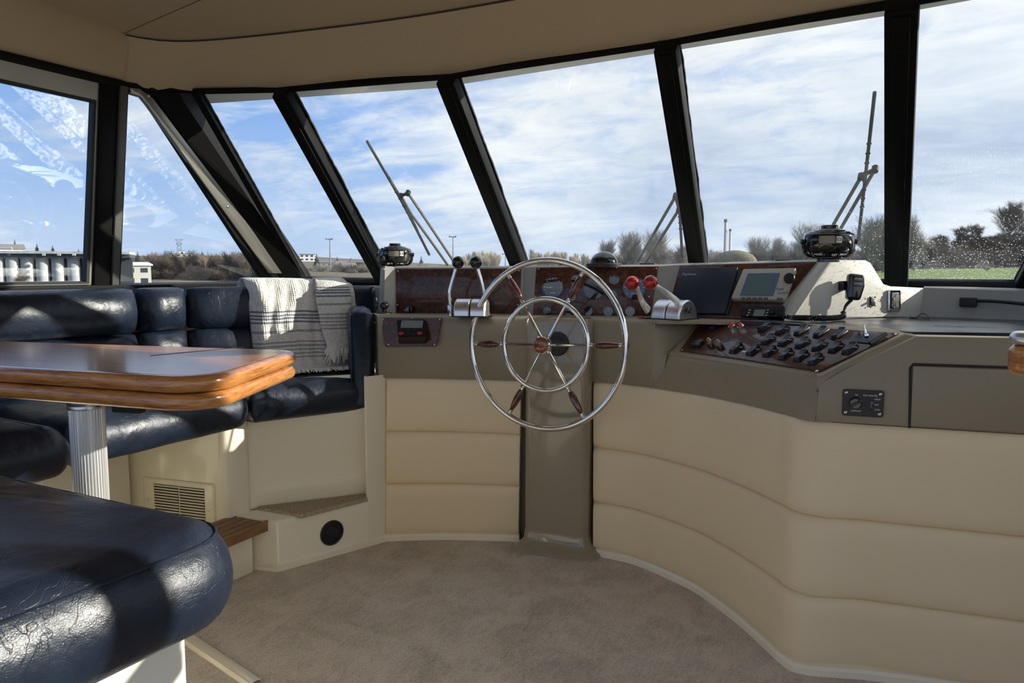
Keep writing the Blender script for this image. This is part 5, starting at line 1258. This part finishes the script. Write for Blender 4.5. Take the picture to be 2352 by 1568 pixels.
# ---- table
tb = thing('dinette_table', (-1.64, 1.06, 0), 'varnished teak folding table with two rounded leaves on a fluted aluminium leg', 'table')
TOL = round_poly(ccw([(-2.38, 1.235), (-2.33, .80), (-1.128, .966), (-1.352, 1.449)]), [.05, .05, .085, .065], 8)
def leaf(z, nm, sh=0.0):
    o = [V((p[0] + sh, p[1])) for p in TOL]
    b = BM(); slab(b, o, bull(.0335, .015, z)); return obj(nm, b, M_TEAK_EDGE, tb, smooth=60)
lf = leaf(.8855, 'upper_leaf'); leaf(.8505, 'lower_leaf', -.002)
b = BM(); slab(b, inset(TOL, .024), [(0, .9188), (0, .9194)]); obj('veneer_top', b, M_TEAK, tb, smooth=0)
j0, j1 = V((-1.66, 1.30, .9196)), V((-1.28, 1.235, .9196))
b = BM(); tube(b, [onz(345, 817, .9193), onz(560, 797, .9193)], .0012, 5); obj('leaf_joint', b, M_RUBBER, tb)
lx, ly = -1.648, 1.062
b = BM(); n = 36; ol = []
for k in range(n * 4):
    a = 2 * PI * k / (n * 4); ol.append((math.cos(a) * (.0375 - (.0016 if k % 4 in (2, 3) else 0)), math.sin(a) * (.0375 - (.0016 if k % 4 in (2, 3) else 0))))
slab(b, ol, [(0, .02), (0, .835)], Matrix.Translation((lx, ly, 0))); obj('fluted_leg', b, mat('anodised_leg', (.74, .74, .74), .38, .85), tb, smooth=30)
b = BM(); lathe(b, [(.0375, .805), (.0395, .806), (.0405, .812), (.0395, .815), (.041, .820), (.0425, .826), (.0415, .829), (.0435, .836), (.045, .843), (.12, .8495), (.12, .8505)], (lx, ly, 0), (0, 0, 1), 40); obj('leg_socket', b, M_ALU, tb)
b = BM(); lathe(b, [(.11, 0), (.11, .012), (.06, .025), (.045, .05)], (lx, ly, 0), (0, 0, 1), 32); obj('leg_foot', b, M_ALU, tb)
b = BM(); bar(b, (-1.545, 1.10, .8255), (-1.622, 1.43, .8255), .072, .05, (0, 0, 1), .003); obj('support_beam', b, M_TEAK, tb)
b = BM(); bar(b, (-1.540, 1.082, .825), (-1.546, 1.105, .825), .073, .052, (0, 0, 1), .003); obj('beam_end', b, M_RUBBER, tb)
b = BM(); bar(b, (-2.055, 1.02, .8255), (-2.125, 1.32, .8255), .072, .05, (0, 0, 1), .003); obj('support_beam', b, M_TEAK, tb)
b = BM(); box(b, onz(515, 898, .848), (.03, .02, .012), Matrix.Rotation(.6, 3, 'Z'), .003); obj('brass_catch', b, mat('brass', (.7, .5, .2), .25, 1.0), tb)
# white threshold strip on the carpet
st_ = spline([onz(405, 1450, 0), onz(440, 1478, 0), onz(510, 1525, 0), onz(585, 1576, 0)], 5)
b = BM(); rows = []
for i, p in enumerate(st_):
    d = (st_[min(i + 1, len(st_) - 1)] - st_[max(i - 1, 0)]).normalized(); n_ = V((d.y, -d.x, 0)); rows.append([p + n_ * x + V((0, 0, z)) for x, z in ((-.024, -.002), (-.022, .010), (-.008, .014), (.012, .012), (.018, .004), (.018, -.002))])
loft(b, rows); struct('trim_26', b, M_GEL)
# ================================================================= outside
def water_mat():
    m = bpy.data.materials.new('rippled_water'); nt, N, L = nodes_of(m)
    b = N('ShaderNodeBsdfPrincipled'); out = N('ShaderNodeOutputMaterial'); L(b.outputs[0], out.inputs[0])
    b.inputs['Base Color'].default_value = (.02, .045, .06, 1); b.inputs['Roughness'].default_value = .045; b.inputs['Specular IOR Level'].default_value = .5
    tc = N('ShaderNodeTexCoord')
    n1 = N('ShaderNodeTexNoise', inp={'Scale': .8, 'Detail': 4.0, 'Roughness': .5}); L(tc.outputs['Object'], n1.inputs['Vector'])
    n2 = N('ShaderNodeTexNoise', inp={'Scale': .25, 'Detail': 3.0}); L(tc.outputs['Object'], n2.inputs['Vector'])
    b1 = N('ShaderNodeBump', inp={'Strength': 1.0, 'Distance': .55}); L(n1.outputs[0], b1.inputs['Height'])
    b2 = N('ShaderNodeBump', inp={'Strength': .6, 'Distance': .5}); L(n2.outputs[0], b2.inputs['Height']); L(b1.outputs[0], b2.inputs['Normal']); L(b2.outputs[0], b.inputs['Normal'])
    return m
WZ = -2.2
b = BM(); t_ = [V((1500 * math.cos(2 * PI * k / 48), 1500 * math.sin(2 * PI * k / 48), WZ)) for k in range(48)]; b.faces.new([b.verts.new(p) for p in t_])
wm_ = water_mat(); obj('water', b, wm_, kind='structure', smooth=0)
# choppier water to starboard, where the low sun glitters
vs, fs = [], []; NR_, NA_ = 260, 330; rw = random.Random(4)
for i in range(NR_):
    d = 9 * (330 / 9) ** (i / (NR_ - 1)); cell = d * .014
    for j in range(NA_):
        a = math.radians(30 + 58 * j / (NA_ - 1)); e = min(i, NR_ - 1 - i, j, NA_ - 1 - j) / 10.0; k = min(1, e)
        x, y = math.sin(a) * d, math.cos(a) * d
        vs.append((x, y, WZ + .02 + k * (rw.uniform(-1, 1) * cell * .21 + .05 * noise.noise(V((x * .6, y * .6, 0))))))
for i in range(NR_ - 1):
    for j in range(NA_ - 1): o = i * NA_ + j; fs.append((o, o + NA_, o + NA_ + 1, o + 1))
me = bpy.data.meshes.new('choppy_water'); me.from_pydata(vs, [], fs); me.shade_smooth(); me.materials.append(mat('choppy_water', (.02, .045, .06), .30)); place(bpy.data.objects.new('choppy_water', me), kind='structure')

def P_(px, D, z): return far(px, D, z)
def zy(py, D): return EYE.z + (624 - py) / FPX * D        # height seen at row py, D metres ahead
M_EARTH = mat('winter_earth', (.085, .07, .045), .95, var=(.25, (.17, .14, .09), .35, .65))
M_GRASS = mat('bank_grass', (.07, .13, .014), .95, var=(.6, (.13, .20, .03), .35, .65))
M_ROCK = mat('shore_rock', (.05, .05, .055), .9, var=(1.2, (.16, .16, .17), .4, .6))
# far shore: a strip of rising ground
cols = list(range(-900, 1880, 60)); rows = []
for D0, z0 in ((175, WZ - .5), (178, -1.2), (205, .2), (300, 2.2), (450, 8), (640, 15), (700, 13)):
    r = []
    for c in cols:
        k = .35 + .65 * max(0, min(1, (1150 - c) / 500)) if z0 > 1 else 1
        r.append(P_(c, D0 + 8 * math.sin(c * .013) + (D0 > 250) * 20 * math.sin(c * .007), z0 * k + (.3 * noise.noise(V((c * .02, D0 * .1, 0))) if z0 > -2 else 0)))
    rows.append(r)
b = BM(); loft(b, rows); obj('far_shore', b, M_EARTH, kind='structure', smooth=60)
cols = list(range(1860, 3400, 40)); rows = []
gp_ = ((148, WZ - .5), (150, -1.4), (156, -.35))
def hump(c): return max(0, min(1, (c - 1960) / 150)) * .7 + max(0, min(1, (c - 2100) / 300)) * .3
b = BM(); rows = [[P_(c, D0, z0 + (.35 * noise.noise(V((c * .11, D0, 0))) if z0 > -2 else 0)) for c in cols] for D0, z0 in gp_]; loft(b, rows); obj('rocky_shore', b, M_ROCK, kind='structure', smooth=0)
b = BM(); rows = [[P_(c, D0, z0 + z1 * hump(c)) for c in cols] for D0, z0, z1 in ((156, -.35, 0), (170, .25, .5), (188, .75, 1.2), (196, .9, 1.3))]; loft(b, rows); obj('grass_bank', b, M_GRASS, kind='structure', smooth=60)
b = BM(); rows = [[P_(c, D0, z0 * (.25 + .75 * hump(c)) + z1 * hump(c)) for c in cols] for D0, z0, z1 in ((196, .85, 1.3), (215, 3.2, 2.0), (250, 8.0, 3.0), (330, 9, 3), (360, 3, 3))]; loft(b, rows); obj('scrub_hill', b, mat('scrub_ground', (.03, .026, .021), .95, var=(.5, (.085, .07, .052), .35, .65)), kind='structure', smooth=60)

def bare_mesh(name, seed, h, spread, upright, levels, kids, m, r0=.03, thin=.62, first=.25):
    R_ = random.Random(seed); vs, fs = [], []
    def seg(p, q, ra, rb, n):
        t = (q - p).normalized(); x = t.orthogonal().normalized(); y = t.cross(x); o = len(vs)
        for c, r in ((p, ra), (q, rb)):
            for k in range(n): a = 2 * PI * k / n; vs.append(c + (x * math.cos(a) + y * math.sin(a)) * r)
        for k in range(n): fs.append((o + k, o + (k + 1) % n, o + n + (k + 1) % n, o + n + k))
    def grow(p, d, L_, r, lv):
        q = p; n = 3 if lv < 2 else 2
        for i in range(n):
            d = (d + V((R_.uniform(-1, 1), R_.uniform(-1, 1), R_.uniform(-.3, .8))) * .16 + V((0, 0, .05 * upright))).normalized(); e = q + d * (L_ / n); seg(q, e, r * (1 - .25 * i / n), r * (1 - .25 * (i + 1) / n), 5 if lv == 0 else 3)
            if lv < levels:
                for k in range(kids if i else max(1, kids - 2 + (lv > 0))):
                    if lv == 0 and i == 0 and first > .3: continue
                    a = R_.uniform(0, 2 * PI); sd = d.orthogonal().normalized(); sd = Matrix.Rotation(a, 3, d) @ sd
                    nd = (d * upright + sd * spread + V((0, 0, .25))).normalized(); grow(q.lerp(e, R_.uniform(.3, 1)), nd, L_ * R_.uniform(.5, .72), max(r * thin * .75, h * .00055), lv + 1)
            q = e
        if lv < levels: grow(q, d, L_ * .6, max(r * thin, h * .00055), lv + 1)
    grow(V((0, 0, -.2)), V((R_.uniform(-.05, .05), R_.uniform(-.05, .05), 1)).normalized(), h * (.42 if spread > .5 else .6), h * r0, 0)
    zmax = max(v.z for v in vs); s = h / zmax
    me = bpy.data.meshes.new(name); me.from_pydata([tuple(v * s) for v in vs], [], fs); me.materials.append(m); return me
def conifer_mesh(name, seed, h, w, m, mt):
    R_ = random.Random(seed); b = BM(); tiers = 16
    tube(b, [(0, 0, -.3), (0, 0, h * .5), (0, 0, h * .98)], [h * .018, h * .010, h * .002], 5)
    for t in range(tiers):
        f = t / tiers; z = h * (.10 + .88 * f); rad = w * (1 - f) ** .85 * R_.uniform(.8, 1.15) + .02 * h * (1 - f)
        n = 11 if t < 10 else 7
        for k in range(n):
            a = 2 * PI * k / n + R_.uniform(-.3, .3); rr_ = rad * R_.uniform(.65, 1.15); d = V((math.cos(a), math.sin(a), 0)); s_ = V((-math.sin(a), math.cos(a), 0))
            p0 = V((0, 0, z + h * .03)); p1 = d * rr_ * .55 + s_ * rr_ * .30 + V((0, 0, z - rr_ * .12)); p2 = d * rr_ + V((0, 0, z - rr_ * .35)); p3 = d * rr_ * .55 - s_ * rr_ * .30 + V((0, 0, z - rr_ * .12)); p4 = d * rr_ * .5 + V((0, 0, z - rr_ * .4))
            v = [b.verts.new(p) for p in (p0, p1, p2, p3, p4)]
            for q in ((0, 1, 2), (0, 2, 3), (1, 4, 2), (2, 4, 3), (0, 4, 1), (0, 3, 4)): b.faces.new([v[i] for i in q])
    me = bpy.data.meshes.new(name); b.to_mesh(me); b.free(); me.materials.append(m); return me
M_BARK_D = mat('dark_bark', (.085, .065, .045), .9); M_BARK_M = mat('brown_bark', (.19, .145, .095), .9); M_BARK_P = mat('hazy_twigs', (.40, .35, .27), .9); M_BARK_G = mat('grey_twigs', (.27, .25, .22), .9)  # the paler twig colours have haze painted into them
M_FIR = mat('fir_green', (.018, .035, .018), .9); M_FIR2 = mat('fir_blue_green', (.035, .06, .05), .9)
ME = dict(
 big=[bare_mesh('bare_tree', s, 10, .62, 1.0, 4, 4, M_BARK_G, .020, .55, .25) for s in (1, 2)],
 dark=[bare_mesh('bare_tree', s, 10, .62, 1.0, 4, 4, M_BARK_D, .020, .55, .25) for s in (3, 4)],
 pop=[bare_mesh('poplar', s, 10, .30, 1.2, 3, 5, M_BARK_P, .016, .55) for s in (5, 6)],
 popd=[bare_mesh('poplar', s, 10, .34, 1.2, 3, 5, M_BARK_M, .018, .55) for s in (7, 8)],
 popx=[bare_mesh('poplar', s, 10, .36, 1.1, 3, 5, M_BARK_D, .02, .55) for s in (9, 10)],
 bush=[bare_mesh('bare_bush', s, 10, .95, .5, 3, 5, M_BARK_D, .02, .6) for s in (11, 12)],
 bushm=[bare_mesh('bare_bush', s, 10, .95, .5, 3, 5, M_BARK_G, .02, .6) for s in (13, 14)],
 fir=[conifer_mesh('conifer', s, 10, 2.6, M_FIR, None) for s in (15, 16)], firn=[conifer_mesh('conifer', 17, 10, 1.5, M_FIR, None)], firb=[conifer_mesh('conifer', 18, 10, 2.8, M_FIR2, None)])
rt = random.Random(21)
def tree(kind, px, D, ytop, ybase, label, group, wide=1.0):
    z0, z1 = zy(ybase, D), zy(ytop, D); me = rt.choice(ME[kind]); nm = {'big': 'bare_tree', 'dark': 'bare_tree', 'pop': 'poplar', 'popd': 'poplar', 'popx': 'poplar', 'bush': 'bare_bush', 'bushm': 'bare_bush'}.get(kind, 'conifer')
    o = bpy.data.objects.new(nm, me); o.location = P_(px, D, z0); s = (z1 - z0) / 10; o.scale = (s * wide, s * wide, s); o.rotation_euler = (0, 0, rt.uniform(0, 6.28))
    return place(o, None, label, 'bush' if 'bush' in kind else 'tree', group)
# port thicket
for k in range(74):
    px = rt.uniform(292, 660); f = (px - 292) / 370
    tree(rt.choice(['popd', 'popx', 'popd', 'dark', 'bush', 'popx']), px, rt.uniform(182, 215), rt.uniform(578, 604) - 6 * math.sin(f * 3), 652, 'bare brown tree in the thicket on the far shore seen through the quarter window', 'bare trees of the port thicket', 1.25)
for k in range(24):
    tree(rt.choice(['bush', 'dark', 'bush']), rt.uniform(285, 640), rt.uniform(179, 186), rt.uniform(604, 622), 655, 'low dark bush at the foot of the port thicket', 'bushes below the port thicket', 1.6)
for px, yt, k, D in ((299, 573, 'firn', 300), (318, 575, 'fir', 300), (343, 583, 'fir', 300), (380, 574, 'fir', 320), (466, 572, 'firn', 240)):
    tree(k, px, D, yt, 612, 'dark conifer standing above the thicket, number of its row told by nothing else' if False else {299: 'slim dark conifer rising just right of the black window post', 318: 'bushy dark conifer second from the black window post', 343: 'short dark conifer left of the white hilltop block', 380: 'dark conifer beside the lattice pylon on the hill', 466: 'slim dark evergreen right of the white hilltop block'}[px], None)
for px, yt in ((4, 563), (12, 566), (38, 549), (88, 558), (124, 562), (183, 570)):
    tree('fir', px, 260, yt, 592, {4: 'dark conifer at the left edge behind the silo deck', 12: 'low conifer behind the silo deck near the left edge', 38: 'tallest dark conifer behind the silo deck', 88: 'broad dark conifer above the middle of the silo deck', 124: 'small narrow conifer above the silo deck', 183: 'small conifer above the silo deck beside the window frame'}[px], None)
tree('bush', 50, 118, 622, 668, 'bare pale shrub in front of the silos', None, 1.2)
# between corner pillar and first mullion
for px, yt in ((728, 580), (775, 588), (806, 590)):
    tree('firb', px, 330, yt, 618, {728: 'conifer beside the white block on the hill, left of the lamp mast', 775: 'conifer right of the tall lamp mast', 806: 'conifer left of the port fan on the hillside'}[px], None)
for k in range(30):
    tree(rt.choice(['bushm', 'bush', 'bushm', 'dark']), rt.uniform(700, 880), rt.uniform(230, 320), rt.uniform(600, 618), 640, 'bare bush on the hillside below the houses', 'bushes on the hillside below the houses', 1.6)
# ahead
tree('firb', 968, 300, 586, 622, 'blue green conifer between the port fan and the black knobs', None); tree('firb', 1180, 300, 596, 624, 'small conifer beside the foot of the second mullion', None)
for k in range(34):
    px = rt.uniform(1062, 1150); tree('pop', px, rt.uniform(240, 290), 572 + 26 * abs((px - 1100) / 50) ** 1.2 * .5 + rt.uniform(-3, 12), 628, 'pale bare poplar in the clump behind the black lever knobs', 'poplars behind the lever knobs', 1.1)
for k in range(58):
    px = rt.uniform(1222, 1400); tree('pop', px, rt.uniform(240, 290), 576 + (px - 1222) * .08 + rt.uniform(-6, 12), 628, 'pale bare poplar in the row above the top of the steering wheel', 'poplars above the steering wheel', 1.1)
for k in range(26):
    tree('bushm', rt.uniform(900, 1240), rt.uniform(225, 300), rt.uniform(600, 614), 630, 'low bare bush on the shore ahead', 'bushes on the shore ahead', 1.7)
for px, yt, w in ((1388, 544, 1.0), (1447, 526, 1.3), (1505, 522, 1.25), (1560, 556, 1.1)):
    tree('big', px, 190, yt, 632, {1388: 'bare tree above the compass', 1447: 'broad bare tree left of the middle wiper arms', 1505: 'broad bare tree behind the middle wiper arms', 1560: 'bare tree half hidden by the third mullion'}[px], None, w)
for k in range(44):
    tree(rt.choice(['bushm', 'pop', 'bushm']), rt.uniform(1380, 1660), rt.uniform(200, 250), rt.uniform(566, 598), 632, 'bare shrub in the belt under the big trees ahead', 'shrubs under the big trees', 1.6)
for px, yt, w in ((1745, 536, 1.1), (1790, 540, 1.0), (1838, 506, 1.25), (1885, 530, 1.1), (1990, 488, 1.2), (2030, 500, 1.2), (2100, 488, .8)):
    tree('big', px, 185, yt, 636, {1745: 'bare tree right of the two chimneys', 1790: 'bare tree second from the chimneys', 1838: 'tall bare tree left of the starboard fan', 1885: 'bare tree right behind the starboard fan', 1990: 'tall bare tree behind the starboard wiper', 2030: 'tall bare tree beside the thick black mullion', 2100: 'bare tree at the left side of the rain-spotted pane'}[px], None, w)
for k in range(50):
    tree(rt.choice(['bushm', 'bushm', 'dark']), rt.uniform(1720, 2060), rt.uniform(190, 240), rt.uniform(560, 596), 636, 'bare shrub in the belt below the trees left of the thick mullion', 'shrubs left of the thick mullion', 1.6)
for px, yt, w in ((2195, 518, 1.1), (2245, 512, .9), (2312, 462, 1.0), (2350, 505, .9)):
    tree('dark', px, 260, yt, 562, {2195: 'small bare tree on the crest of the scrub hill', 2245: 'thin bare tree on the crest of the scrub hill', 2312: 'tallest bare tree on the scrub hill', 2350: 'bare tree on the scrub hill at the right edge'}[px], None, w * 1.5)
for k in range(170):
    px = rt.uniform(2070, 2420); D = rt.uniform(198, 255); zb_ = (.85 + (D - 196) / 54 * 7.1) * (.25 + .75 * hump(px)) + (1.3 + (D - 196) / 54 * 1.7) * hump(px); yb = 624 - (zb_ - EYE.z) * FPX / D
    tree(rt.choice(['bush', 'bush', 'dark']), px, D, yb - rt.uniform(20, 34), yb + 2, 'leafless dark bush on the scrub hill behind the rain-spotted pane', 'bushes on the scrub hill', 1.5)

# ---- silos
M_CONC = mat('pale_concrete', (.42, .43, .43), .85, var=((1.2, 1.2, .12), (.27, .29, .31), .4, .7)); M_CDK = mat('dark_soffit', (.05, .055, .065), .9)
sd = thing('silo_row', P_(100, 130, WZ), 'row of pale concrete silos under a long flat deck on the far shore', 'silos')
Ds = 130
for k in range(9):
    px = -40 + 34.6 * k + (k > 4) * 1.0 * (k - 4) * 1.2; c = P_(px, Ds + 2.2 * (k - 4) * .4, WZ - .5); zt_ = zy(597, Ds); r = 1.02
    b = BM(); lathe(b, [(r * 1.0, 0), (r, zt_ - c.z - .0), (r * 1.02, zt_ - c.z + .1), (r * 1.38, zt_ - c.z + .75), (r * 1.38, zt_ - c.z + .95)], c, (0, 0, 1), 20); obj('silo', b, M_CONC, sd)
l0, l1 = P_(-120, Ds - 6, 0), P_(300, Ds + 3, 0); dv = (l1 - l0).normalized(); nv = V((-dv.y, dv.x, 0))
def wallbox(p, q, z0, z1, dep, m, nm, par):
    b = BM(); prism(b, [V((p.x, p.y, z0)), V((q.x, q.y, z0)), V((q.x, q.y, z1)), V((p.x, p.y, z1))], nv * dep, .02, 1); return obj(nm, b, m, par)
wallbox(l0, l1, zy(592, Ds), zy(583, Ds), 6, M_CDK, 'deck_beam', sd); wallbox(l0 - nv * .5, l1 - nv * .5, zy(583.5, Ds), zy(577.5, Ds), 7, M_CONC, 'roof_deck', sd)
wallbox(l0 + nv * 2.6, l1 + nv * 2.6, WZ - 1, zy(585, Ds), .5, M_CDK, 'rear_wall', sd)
for k in range(9):
    pk_ = P_(-40 + 34.6 * k, Ds - 2, 0); wallbox(pk_, pk_ + dv * .5, zy(588, Ds), zy(583, Ds), .5, M_CONC, 'deck_bracket', sd)
b = BM(); p = P_(31, Ds, zy(578, Ds)); tube(b, [p, P_(31, Ds, zy(570, Ds)), P_(29.5, Ds, zy(568.5, Ds)), P_(0, Ds, zy(569, Ds)), P_(-30, Ds, zy(569.5, Ds))], .07, 6); obj('rail', b, mat('galvanised', (.75, .76, .78), .4, .5), sd)
# ---- buildings
M_WALLW = mat('white_render', (.82, .82, .80), .8); M_WALLB = mat('brown_cladding', (.25, .19, .13), .8); M_ROOF = mat('grey_roof', (.18, .17, .17), .8); M_PANE = mat('dark_pane', (.03, .035, .045), .2)
def house(px, D, w, d, yb, yt, roof, label, wall=M_WALLW, rm=M_ROOF, nwin=2, floors=1, name='house', cat='house', rot=0.0):
    z0, z1 = zy(yb, D), zy(yt, D); o = P_(px, D, z0); t = thing(name, o, label, cat); R = Matrix.Rotation(YAW + math.radians(rot) - math.atan((px - 1176) / FPX), 3, 'Z'); X = lambda x, y, z: o + R @ V((x, y, z))
    H_ = z1 - z0; hr = roof * H_
    b = BM(); box(b, o + V((0, 0, H_ / 2 - .4)), (w, d, H_ + .8), R); obj('walls', b, wall, t, smooth=0)
    b = BM()
    if roof: prism(b, [X(-w / 2 - .3, -d / 2 - .4, H_), X(w / 2 + .3, -d / 2 - .4, H_), X(w / 2 + .3, 0, H_ + hr), X(-w / 2 - .3, 0, H_ + hr)], (0, 0, .25)); prism(b, [X(-w / 2 - .3, d / 2 + .4, H_), X(w / 2 + .3, d / 2 + .4, H_), X(w / 2 + .3, 0, H_ + hr), X(-w / 2 - .3, 0, H_ + hr)], (0, 0, .25)); prism(b, [X(-w / 2, -d / 2, H_), X(-w / 2, d / 2, H_), X(-w / 2, 0, H_ + hr)], R @ V((w, 0, 0)))
    else: box(b, o + V((0, 0, H_ + .15)), (w + .6, d + .6, .3), R)
    obj('roof', b, rm, t, smooth=0)
    for fl in range(floors):
        for k in range(nwin):
            b = BM(); box(b, X((k + .5) / nwin * w - w / 2, -d / 2 - .03, H_ * (fl + .55) / floors), (w / nwin * .5, .12, H_ / floors * .42), R); f = obj('window', b, M_PANE, t, smooth=0)
    return t
house(418, 520, 14, 12, 604, 584, 0, 'white flat-roofed block on the hill above the thicket', nwin=4, floors=3, name='apartment_block', cat='building'); house(420, 523, 3, 3, 586, 577, 0, 'small white lift house on the roof of the hilltop block', nwin=1, name='lift_house', cat='building'); house(447, 520, 12, 10, 606, 590, 0, 'lower white wing beside the hilltop block', nwin=4, floors=2, name='apartment_block', cat='building')
house(706, 420, 8, 7, 600, 585, .0, 'white stepped block on the hill beside the corner pillar', nwin=3, floors=2, name='apartment_block', cat='building'); house(718, 421, 5, 6, 602, 591, 0, 'lower white block right of the stepped block on the hill', nwin=2, name='apartment_block', cat='building')
for px, D, w, yb, yt, lb, wl in ((752, 300, 5, 612, 604, 'small white gabled house left of the lamp mast', M_WALLW), (772, 300, 5, 616, 608, 'white gabled house right below the lamp mast', M_WALLW), (800, 300, 5.5, 622, 611, 'white gabled house lowest on the hillside', M_WALLW), (786, 310, 5, 610, 604, 'brown gabled house under the conifer on the hillside', M_WALLB), (832, 310, 9, 612, 604, 'long brown house left of the port fan', M_WALLB), (848, 312, 4.5, 611, 604, 'white house nearest the port fan', M_WALLW), (20, 250, 9, 590, 573, 'pale low house behind the silo deck', M_WALLW)):
    house(px, D, w, 5, yb, yt, .6, lb, wl, rot=rt.uniform(-30, 30))
bh = house(292, 150, 7.5, 6, 656, 610, .12, 'low shed with dark and white banded walls by the black window post', mat('shed_grey', (.42, .42, .38), .8), mat('pale_roof', (.7, .7, .68), .6), nwin=3, floors=2, name='boat_shed', cat='shed', rot=12)
# ---- masts, chimneys, pylon, dome
def mast(px, D, yt, yb, label, arms=True):
    o = P_(px, D, zy(yb, D)); t = thing('lamp_mast', o, label, 'lamp mast'); tp_ = P_(px, D, zy(yt, D)); m = bpy.data.materials.get('mast_grey') or mat('mast_grey', (.22, .23, .25), .6)
    b = BM(); tube(b, [o, tp_], [.22, .12], 6); obj('pole', b, m, t)
    s_ = V((_c, _s, 0)); b = BM(); tube(b, [tp_ - s_ * .9, tp_ + s_ * .9], .14, 5); obj('crossbar', b, m, t)
    for q in (-.8, .8):
        b = BM(); box(b, tp_ + s_ * q + V((0, 0, .1)), (.45, .45, .3)); obj('lamp', b, m, t)
mast(759, 200, 550, 606, 'tall lamp mast over the hillside houses'); mast(1041, 200, 545, 600, 'tall lamp mast above the black lever knobs'); mast(1161, 230, 584, 622, 'short lamp mast left of the second mullion')
for px, yt, r, lb in ((1664, 505, 1.0, 'tall chimney left of the pair of chimneys beyond the mound'), (1675, 527, .75, 'shorter chimney right of the pair beyond the mound')):
    o = P_(px, 480, zy(600, 480)); t = thing('chimney', o, lb, 'chimney'); hgt = zy(yt, 480) - o.z
    b = BM(); lathe(b, [(r, 0), (r * .85, hgt * .93), (r * .85, hgt)], o, (0, 0, 1), 12); obj('shaft', b, mat('pale_chimney', (.5, .5, .5), .8) if px == 1664 else bpy.data.materials['pale_chimney'], t)
    b = BM(); lathe(b, [(r * 1.15, hgt * .93), (r * 1.2, hgt * .96), (r * 1.1, hgt * 1.0), (0, hgt)], o, (0, 0, 1), 12); obj('rim', b, M_ROOF, t)
o = P_(414, 600, zy(586, 600)); py_ = thing('lattice_pylon', o, 'faint lattice pylon on the hill above the thicket', 'pylon')
zt_ = zy(551, 600) - o.z; sx = V((_c, _s, 0)); b = BM()
for s in (-1, 1): tube(b, [o + sx * 2.2 * s, o + sx * 1.2 * s + V((0, 0, zt_ * .55)), o + sx * 2.4 * s + V((0, 0, zt_))], .16, 4)
for k in range(4): z = zt_ * k / 4; w_ = 2.0 - abs(k - 2) * .2; tube(b, [o - sx * w_ + V((0, 0, z)), o + sx * w_ + V((0, 0, z + zt_ * .22))], .12, 4); tube(b, [o + sx * w_ + V((0, 0, z)), o - sx * w_ + V((0, 0, z + zt_ * .22))], .12, 4)
obj('lattice', b, bpy.data.materials['mast_grey'], py_)
b = BM()
for z, w_ in ((1.0, 3.4), (.72, 2.6)): tube(b, [o - sx * w_ + V((0, 0, zt_ * z)), o + sx * w_ + V((0, 0, zt_ * z))], .16, 4)
obj('crossarm', b, bpy.data.materials['mast_grey'], py_)
o = P_(1686, 175, zy(604, 175)); b = BM(); ball(b, (0, 0, 0), 1.0, 28, 14, (5.2, 3.5, 3.0)); d_ = obj('grassy_mound', b, mat('dry_grass', (.10, .085, .05), .95, var=(2.0, (.19, .165, .10), .4, .6)), label='rounded dry grass mound below the two chimneys', cat='mound'); d_.location = o
b = BM(); prism(b, [P_(2262, 165, zy(619, 165)), P_(2274, 165, zy(619, 165)), P_(2274, 165, zy(612, 165)), P_(2262, 165, zy(612, 165))], V((-_s, _c, 0)) * .6, .05, 1); prism(b, [P_(2267, 165, zy(622, 165)), P_(2269, 165, zy(622, 165)), P_(2269, 165, zy(618, 165)), P_(2267, 165, zy(618, 165))], V((-_s, _c, 0)) * .3); obj('park_sign', b, M_ROOF, label='small dark sign on the grass bank', cat='sign')
# ---- raindrops on the two starboard panes
M_DROP = bpy.data.materials.new('water_drop'); nt, N, L = nodes_of(M_DROP)
tl_b = N('ShaderNodeBsdfTranslucent'); tl_b.inputs[0].default_value = (.95, .95, .95, 1); gl_ = N('ShaderNodeBsdfGlossy'); gl_.inputs['Roughness'].default_value = .25; mx_ = N('ShaderNodeMixShader'); mx_.inputs[0].default_value = .3
L(tl_b.outputs[0], mx_.inputs[1]); L(gl_.outputs[0], mx_.inputs[2]); o_m = N('ShaderNodeOutputMaterial'); L(mx_.outputs[0], o_m.inputs[0])
rd = random.Random(9)
for wi, n_d, u0, u1, v0 in ((3, 420, .62, 1.0, .62), (4, 2300, 0.0, .97, .46)):
    n = facet_n(wi); tl, tr, br, bl_ = T[wi], T[wi + 1], S[wi + 1], S[wi]; vs, fs = [], []
    for k in range(n_d):
        u = rd.uniform(u0, u1); v = 1 - (1 - v0) * rd.random() ** 1.35; p = tl.lerp(tr, u).lerp(bl_.lerp(br, u), v) - n * .0375; r = rd.uniform(.0008, .0021) * (1.35 if rd.random() < .1 else 1); x = (tr - tl).normalized(); y = n.cross(x); o_ = len(vs)
        for j in range(5): a = 2 * PI * j / 5; vs.append(p + (x * math.cos(a) + y * math.sin(a)) * r)
        vs.append(p - n * r * .7); vs.append(p + n * .0004)
        for j in range(5): fs.append((o_ + j, o_ + (j + 1) % 5, o_ + 5)); fs.append((o_ + (j + 1) % 5, o_ + j, o_ + 6))
    me = bpy.data.meshes.new('raindrops'); me.from_pydata([tuple(v) for v in vs], [], fs); me.materials.append(M_DROP); place(bpy.data.objects.new('raindrops', me), bpy.data.objects['window_%d' % (wi + 4)], kind='stuff')
